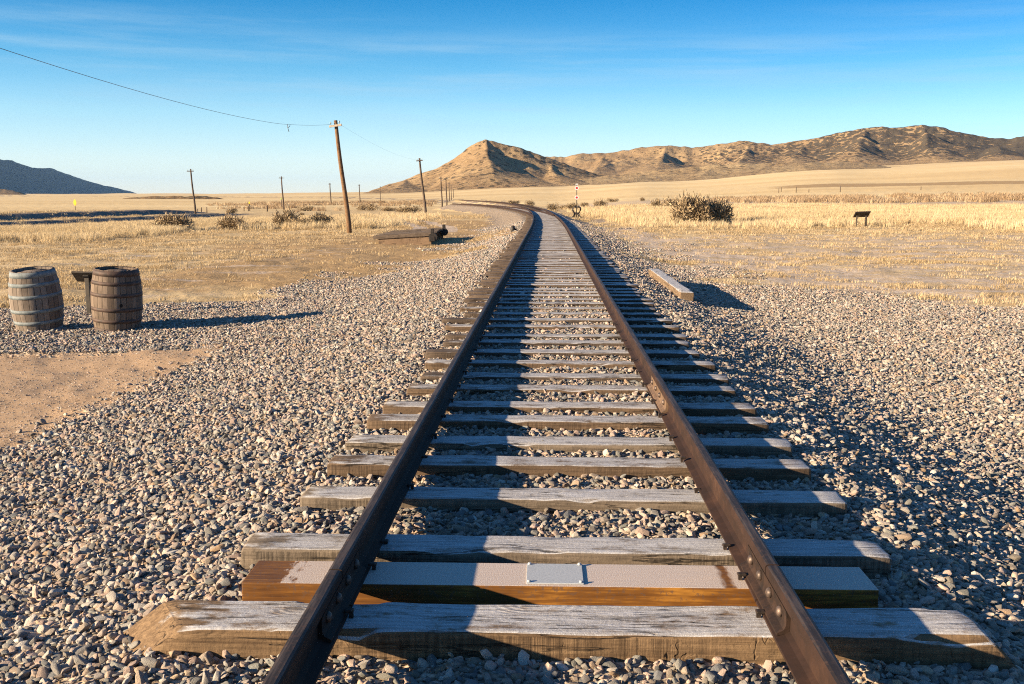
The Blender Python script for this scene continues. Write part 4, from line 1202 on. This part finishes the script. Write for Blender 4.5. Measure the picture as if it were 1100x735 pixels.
    for c, h, y, lb in ((836.3, 1.35, 300, 'front post of the close pair on the golden field'), (838.9, 1.35, 308, 'rear post of the close pair on the golden field'), (855.0, 1.7, 290, 'tall fence post between the close pair and the thin grey post'),
                        (868.6, .9, 285, 'thin short grey post on the golden field'), (902.3, 1.75, 275, 'thickest fence post, behind the information panel on the golden field'), (988.8, 1.0, 290, 'faint lone post near the ploughed brown strip')):
        fpost(c, y, h, lb, gr, w=.11)

# ------------------------------------------------------------------ poles and wires
def pole(c, y, row_base, row_top, lean_px, label, group, mat, arm, r0, thick_arm=True, arm_tilt=0.0, arm_col='arm_wood'):
    x = at_dist(c, y); z = gz(x, y)
    top = CAMZ+(210.4-row_top)*y/1069.4
    h = top-z
    s = empty('utility_pole', (x, y, z), label, 'utility pole', group)
    s.rotation_euler = (0, 0, 0)
    dx = lean_px*y/1069.4
    mb = MB()
    pts = [(dx*t+.02*math.sin(t*7), 0, -.4*(t == 0)+h*t) for t in np.linspace(0, 1, 10)]
    mb.tube(pts, [r0*(1-.32*t) for t in np.linspace(0, 1, 10)], 12)
    mb.build('shaft', M[mat], s)
    za = h-.28
    mb = MB(); mb.box(-arm/2, arm/2, -.05, .05, -.055, .055, .01)
    a = mb.build('crossarm', M[arm_col], s); a.location = (dx*.95+.0, -r0*.8-.045, za); a.rotation_euler = (0, arm_tilt, 0)
    for q in (-1, 1):
        mb = MB(); mb.lathe([(.012, 0), (.012, .08), (.035, .08), (.04, .12), (.028, .16), (.01, .175)], 10); i = mb.build('insulator', M['glass_ins'], a); i.location = (q*(arm/2-.1), 0, .055)
    return (x+dx*.95, y-r0*.8-.045, z+za)

def wire(pts, rad, label, group):
    mb = MB(); mb.tube(pts, rad, 5); o = mb.build('overhead_wire', M['wire'])
    return tag(o, label, 'wire', group)

def build_poles():
    gp = 'utility poles across the prairie'
    A = pole(375, 52.6, 250, 131.5, -12.8, 'large brown pole with a pale crossarm, nearest and thickest', gp, 'pole', .66, .135, arm_tilt=R(-8))
    B = pole(457.5, 116, 226, 171, -6.5, 'dark leaning pole with crossarm just right of the largest brown pole', gp, 'pole_grey', .75, .15, arm_tilt=R(-6), arm_col='pole_grey')
    C1 = pole(209.3, 126, 233, 182, -3.4, 'thin leaning pole standing alone between the shaded grade and the bushes', gp, 'pole_grey', .85, .13, arm_col='pole_grey')
    C2 = pole(304.4, 178, 226, 190, -1.6, 'thin upright pole above the two bushes left of the largest pole', gp, 'pole_grey', .8, .15, arm_col='pole_grey')
    C3 = pole(355.4, 256, 222, 197, -.8, 'small far pole just left of the largest brown pole', gp, 'pole_grey', .75, .17, arm_col='pole_grey')
    C4 = pole(386.6, 300, 221, 198.5, -.5, 'small far pole just right of the largest brown pole at the foot of the hill', gp, 'pole_grey', .7, .17, arm_col='pole_grey')
    C5 = pole(408.6, 390, 218, 200.5, 0, 'faint tiny pole against the lower slope of the pointed hill', gp, 'pole_grey', .6, .12, arm_col='pole_grey')
    D1 = pole(474.9, 196, 223, 190.8, -1.2, 'first pole of the close row receding before the pointed hill', gp, 'pole_grey', .7, .16, arm_col='pole_grey')
    D2 = pole(479.9, 226, 219.5, 191.5, -.8, 'second pole of the close row, with a wide crossarm before the pointed hill', gp, 'pole_grey', 1.0, .16, arm_col='pole_grey')
    D3 = pole(482.8, 330, 216, 196.5, -.4, 'third and thinner pole of the close receding row', gp, 'pole_grey', .7, .15, arm_col='pole_grey')
    D4 = pole(484.8, 370, 216, 198.5, -.2, 'fourth and smaller pole of the close receding row', gp, 'pole_grey', .7, .15, arm_col='pole_grey')
    D5 = pole(487.0, 480, 215.5, 203.5, 0, 'shortest and last pole of the close receding row', gp, 'pole_grey', .7, .17, arm_col='pole_grey')
    gw = 'overhead wires'
    P = []
    yA = A[1]
    for y in np.linspace(yA, -14, 40):
        x = A[0]-.25+2.9*(yA-y)/60; P.append((x, y, 3.74+(y-20)**2*(A[2]+.06-3.74)/(yA-20)**2+.011*max(0, 40-y)))
    w = wire(P, .006, 'long dark wire sagging from the largest pole across the left sky', gw)
    # little loop of loose wire
    y = 42.0; x = A[0]-.25+2.9*(yA-y)/60; z = 3.74+(y-20)**2*(A[2]+.06-3.74)/(yA-20)**2
    mb = MB(); mb.tube([(x-.06, y, z), (x-.05, y, z-.12), (x, y, z-.30)], .014, 5); mb.tube([(x+.06, y, z), (x+.04, y, z-.06), (x-.03, y, z-.14)], .012, 5)
    mb.build('loose_wire_end', M['wire'], w)
    def sag(a, b, s, rad, lb):
        P = []
        for t in np.linspace(0, 1, 24): P.append((a[0]+(b[0]-a[0])*t+.25*(1 if True else 0), a[1]+(b[1]-a[1])*t, a[2]+.06+(b[2]-a[2])*t-s*4*t*(1-t)))
        wire(P, rad, lb, gw)
    sag(A, B, .45, .003, 'faint thin wire sagging between the largest pole and the leaning pole to its right')

# ------------------------------------------------------------------ sagebrush
def bush(c, y, wpx, hpx, label, seed, group='sagebrush bushes on the prairie', row=None, name='sagebrush'):
    x = at_dist(c, y); z = gz(x, y)
    w = wpx*y/1069.4; h = hpx*y/1069.4
    r = np.random.default_rng(seed)
    root = empty(name, (x, y, z), label, 'bush', group)
    n = int(np.clip(2200*(wpx*hpx)/600, 1500, 5000))
    nl = max(3, int(4+wpx/10))
    lobes = []
    for k in range(nl):
        t = (k+.5)/nl*2-1
        lobes.append((t*.40*w+r.normal(0, .05*w), r.uniform(-.25, .25)*w*.6, h*r.uniform(.34, .62)*(1-.25*t*t), w*r.uniform(.16, .30), h*r.uniform(.30, .44)))
    V = []; F = []; T = []
    per = n//nl
    for (lx, ly, lz, lr, lh) in lobes:
        v = r.normal(size=(per, 3)); v /= np.linalg.norm(v, axis=1)[:, None]
        rad = r.random(per)**.45*(1+.30*r.normal(size=per)*.6)
        p = np.stack([lx+v[:, 0]*rad*lr, ly+v[:, 1]*rad*lr, np.maximum(lz+v[:, 2]*rad*lh*1.3, .03*h)], 1)
        sz = (.034*h+.014*w)*r.uniform(.6, 1.4, per)+.02
        d = v*.8+r.normal(size=(per, 3))*.5+np.array([0, 0, .8]); d /= np.linalg.norm(d, axis=1)[:, None]
        q = np.cross(d, r.normal(size=(per, 3))); q /= np.linalg.norm(q, axis=1)[:, None]
        i = len(V)
        for k in range(per):
            b0 = len(V); s = sz[k]
            V += [tuple(p[k]-q[k]*s*.32), tuple(p[k]+q[k]*s*.32), tuple(p[k]+d[k]*s*r.uniform(1.5, 2.8))]
            F.append((b0, b0+1, b0+2)); tt = np.clip(r.normal(.5, .22), 0, 1); T += [tt]*3
    me = mesh_np('foliage', V, F); fattr(me, 'tone', np.array(T))
    link('foliage', me, root, M['sage'])
    mb = MB()
    for (lx, ly, lz, lr, lh) in lobes:
        for k in range(3):
            e = (lx+r.normal(0, lr*.4), ly+r.normal(0, lr*.4), lz+lh*r.uniform(-.1, .8))
            b0 = (lx*.35+r.normal(0, .03), ly*.3, -.05)
            mid = tuple((a+b)/2+r.normal(0, .04) for a, b in zip(b0, e))
            mb.tube([b0, mid, e], [.022+.008*h, .015+.005*h, .006], 5)
    mb.build('stem', M['twig'], root)
    return root

def build_bushes():
    B = [
     (744, 65.5, 36, 30, 'large tan sagebrush, left half of the big pair beside the right dirt strip', 1), (768, 66.3, 36, 27, 'large dark sagebrush, right half of the big pair beside the right dirt strip', 2),
     (706, 118, 14, 10, 'small pale bush behind the left half of the big pair', 3), (721, 112, 22, 12, 'medium brown bush just behind the big pair of sagebrush', 4),
     (184, 62.5, 42, 17, 'wide dark sagebrush with a jagged top under the thin leaning pole', 5), (247, 63, 29, 15, 'rounded sagebrush right of the wide dark one, beside a frosty patch', 6),
     (275, 66, 22, 9, 'thin sparse low bush between two fuller bushes left of the big pole', 7), (305, 66, 28, 19, 'tall pale sagebrush, left of three joined near the big pole', 8), (322, 65, 24, 12, 'low dark sagebrush joined to the right of the tall pale one', 9),
     (345, 67, 26, 15, 'dark rounded sagebrush closest to the base of the big pole', 10),
     (248, 140, 10, 6, 'small round bush standing on the plain behind the left bushes', 11), (323, 120, 7, 4, 'tiny round bush in pale grass above the tall pale sagebrush', 12),
     (439, 135, 26, 8, 'olive bush behind the dirt track left of the leaning pole', 13), (395, 170, 22, 8, 'brown bush below the hill foot right of the big pole', 14),
     (330, 170, 20, 5, 'flat dark bush cluster beside the second thin pole', 15), (418, 160, 20, 4, 'flat low bush left of the olive bush', 16),
     (594, 128, 12, 9, 'leftmost dark bush of the row behind the switch stand', 17), (606, 140, 9, 5, 'small bush between the dark bushes left of the switch stand', 18), (615, 132, 14, 8, 'bush partly hidden behind the mast of the switch stand', 19),
     (628, 150, 9, 5, 'low bush immediately right of the switch stand mast', 20), (645, 140, 16, 9, 'largest dark bush of the row right of the switch stand', 21), (658, 200, 12, 4, 'flat bush at the right end of the row beyond the switch stand', 22),
     (569, 170, 10, 7, 'bush just above the bend of the rails', 23), (552, 180, 12, 4, 'low flat bush left of the bush above the bend', 24),
     (9, 118, 4, 4, 'tiny bush on the old grade at the left edge of the view', 25), (11.5, 100, 5, 5, 'small dark bush on top of the shaded grade near the left edge', 26), (690, 190, 5, 4, 'tiny lone bush on the pale frosty strip right of the switch stand', 27),
    ]
    for (c, y, w, h, lb, sd) in B: bush(c, y, w, h, lb, 500+sd)

# ------------------------------------------------------------------ light, sky, camera
def build_world():
    w = bpy.data.worlds.new('World'); scene.world = w; w.use_nodes = True
    nt = w.node_tree; g = G(nt); bg = nt.nodes['Background']
    sky = nt.nodes.new('ShaderNodeTexSky'); sky.sky_type = 'NISHITA'; sky.sun_disc = False
    sky.sun_elevation = SUN_EL; sky.sun_rotation = SUN_AZ
    sky.altitude = 1500; sky.air_density = 1.0; sky.dust_density = .25; sky.ozone_density = 1.5
    # thin high cirrus, laid on a flat layer overhead
    d = g.coord('Generated'); s = g.sep(d)
    azm = g.math('ARCTAN2', s[0], s[1])
    sv = g.comb(g.math('MULTIPLY', azm, 2.4), g.math('ADD', g.math('MULTIPLY', s[2], 34.0), g.math('MULTIPLY', azm, .5)), 0.0)
    n1 = g.noise(g.vadd(sv, (3.1, 7.7, 0.0)), 1.6, 7, .6)
    n2 = g.noise(g.mapping(sv, (.8, .35, 1), (1.3, 4.2, 0)), 1.0, 3, .5)
    cl = g.math('MULTIPLY', g.smooth(n1, .42, .70), g.smooth(n2, .38, .62))
    cl = g.math('MULTIPLY', cl, g.math('MULTIPLY', g.smooth(s[2], .02, .07), g.smooth(s[2], .185, .15)))
    # one long veil with torn edges
    el = g.math('ADD', g.math('SUBTRACT', s[2], .138), g.math('ADD', g.math('MULTIPLY', azm, .012), g.math('MULTIPLY', g.math('SUBTRACT', n1, .5), .035)))
    veil = g.math('MULTIPLY', g.math('MULTIPLY', g.smooth(el, .030, -.002), g.smooth(el, -.045, .002)), g.smooth(n1, .36, .74))
    cl = g.math('MAXIMUM', g.math('MULTIPLY', cl, .8), veil)
    # clear winter air: the blue deepens quickly above the horizon
    tint = g.ramp(s[2], [(0, (.86, .86, .95)), (.017, (.80, .84, 1.0)), (.035, (.80, .85, .99)), (.078, (.60, .81, .94)), (.122, (.27, .65, .86)), (.19, (.03, .45, .74)), (.35, (.22, .58, .86)), (1, (.50, .78, 1.0))])
    base = g.mix(1.0, sky.outputs[0], tint, 'MULTIPLY')
    base = g.mix(g.math('MULTIPLY', g.smooth(azm, -.30, .55), .62), base, g.mix(1.0, base, (.60, .72, .84), 'MULTIPLY'))
    c = g.mix(g.math('MULTIPLY', cl, .46), base, (2.2, 3.3, 4.1))
    nt.links.new(c, bg.inputs[0]); bg.inputs[1].default_value = .067
    sun = bpy.data.lights.new('sun', 'SUN'); sun.energy = 5.0; sun.angle = R(.53); sun.color = (1.0, .78, .52)
    so = bpy.data.objects.new('sun', sun); COL.objects.link(so)
    so.rotation_euler = (-SUNV).to_track_quat('-Z', 'Y').to_euler(); so.location = SUNV*50

def build_camera():
    c = bpy.data.cameras.new('camera'); c.sensor_width = 36; c.lens = FPX/1100*36; c.clip_end = 60000; c.clip_start = .05
    o = bpy.data.objects.new('camera', c); COL.objects.link(o); o.location = (0, 0, CAMZ)
    o.rotation_euler = (math.pi/2-PITCH, 0, YAW)
    scene.camera = o

def build_haze():
    m = bpy.data.materials.new('thin_haze'); m.use_nodes = True; nt = m.node_tree; nt.nodes.clear()
    out = nt.nodes.new('ShaderNodeOutputMaterial'); v = nt.nodes.new('ShaderNodeVolumePrincipled')
    v.inputs['Color'].default_value = (.32, .58, 1, 1); v.inputs['Density'].default_value = 1.7e-5; v.inputs['Anisotropy'].default_value = .0
    nt.links.new(v.outputs[0], out.inputs['Volume'])
    mb = MB(); mb.box(-31000, 31000, -31000, 31000, -60, 560)
    o = mb.build('haze', m); tag(o, 'thin bluish haze over the whole prairie', 'haze', kind='stuff')
build_world(); build_camera(); build_haze()
build_ground(); build_hills()
build_track(); build_barrels(); build_props(); build_poles(); build_bushes()
build_gravel(); build_grass()
vs = scene.view_settings
vs.view_transform = 'Standard'; vs.look = 'None'; vs.exposure = 1.7; vs.gamma = 1; vs.use_curve_mapping = False
scene.cycles.max_bounces = 4; scene.cycles.diffuse_bounces = 2
scene.cycles.use_denoising = False
scene.cycles.use_adaptive_sampling = True; scene.cycles.adaptive_threshold = .004
scene.cycles.filter_width = 1.1
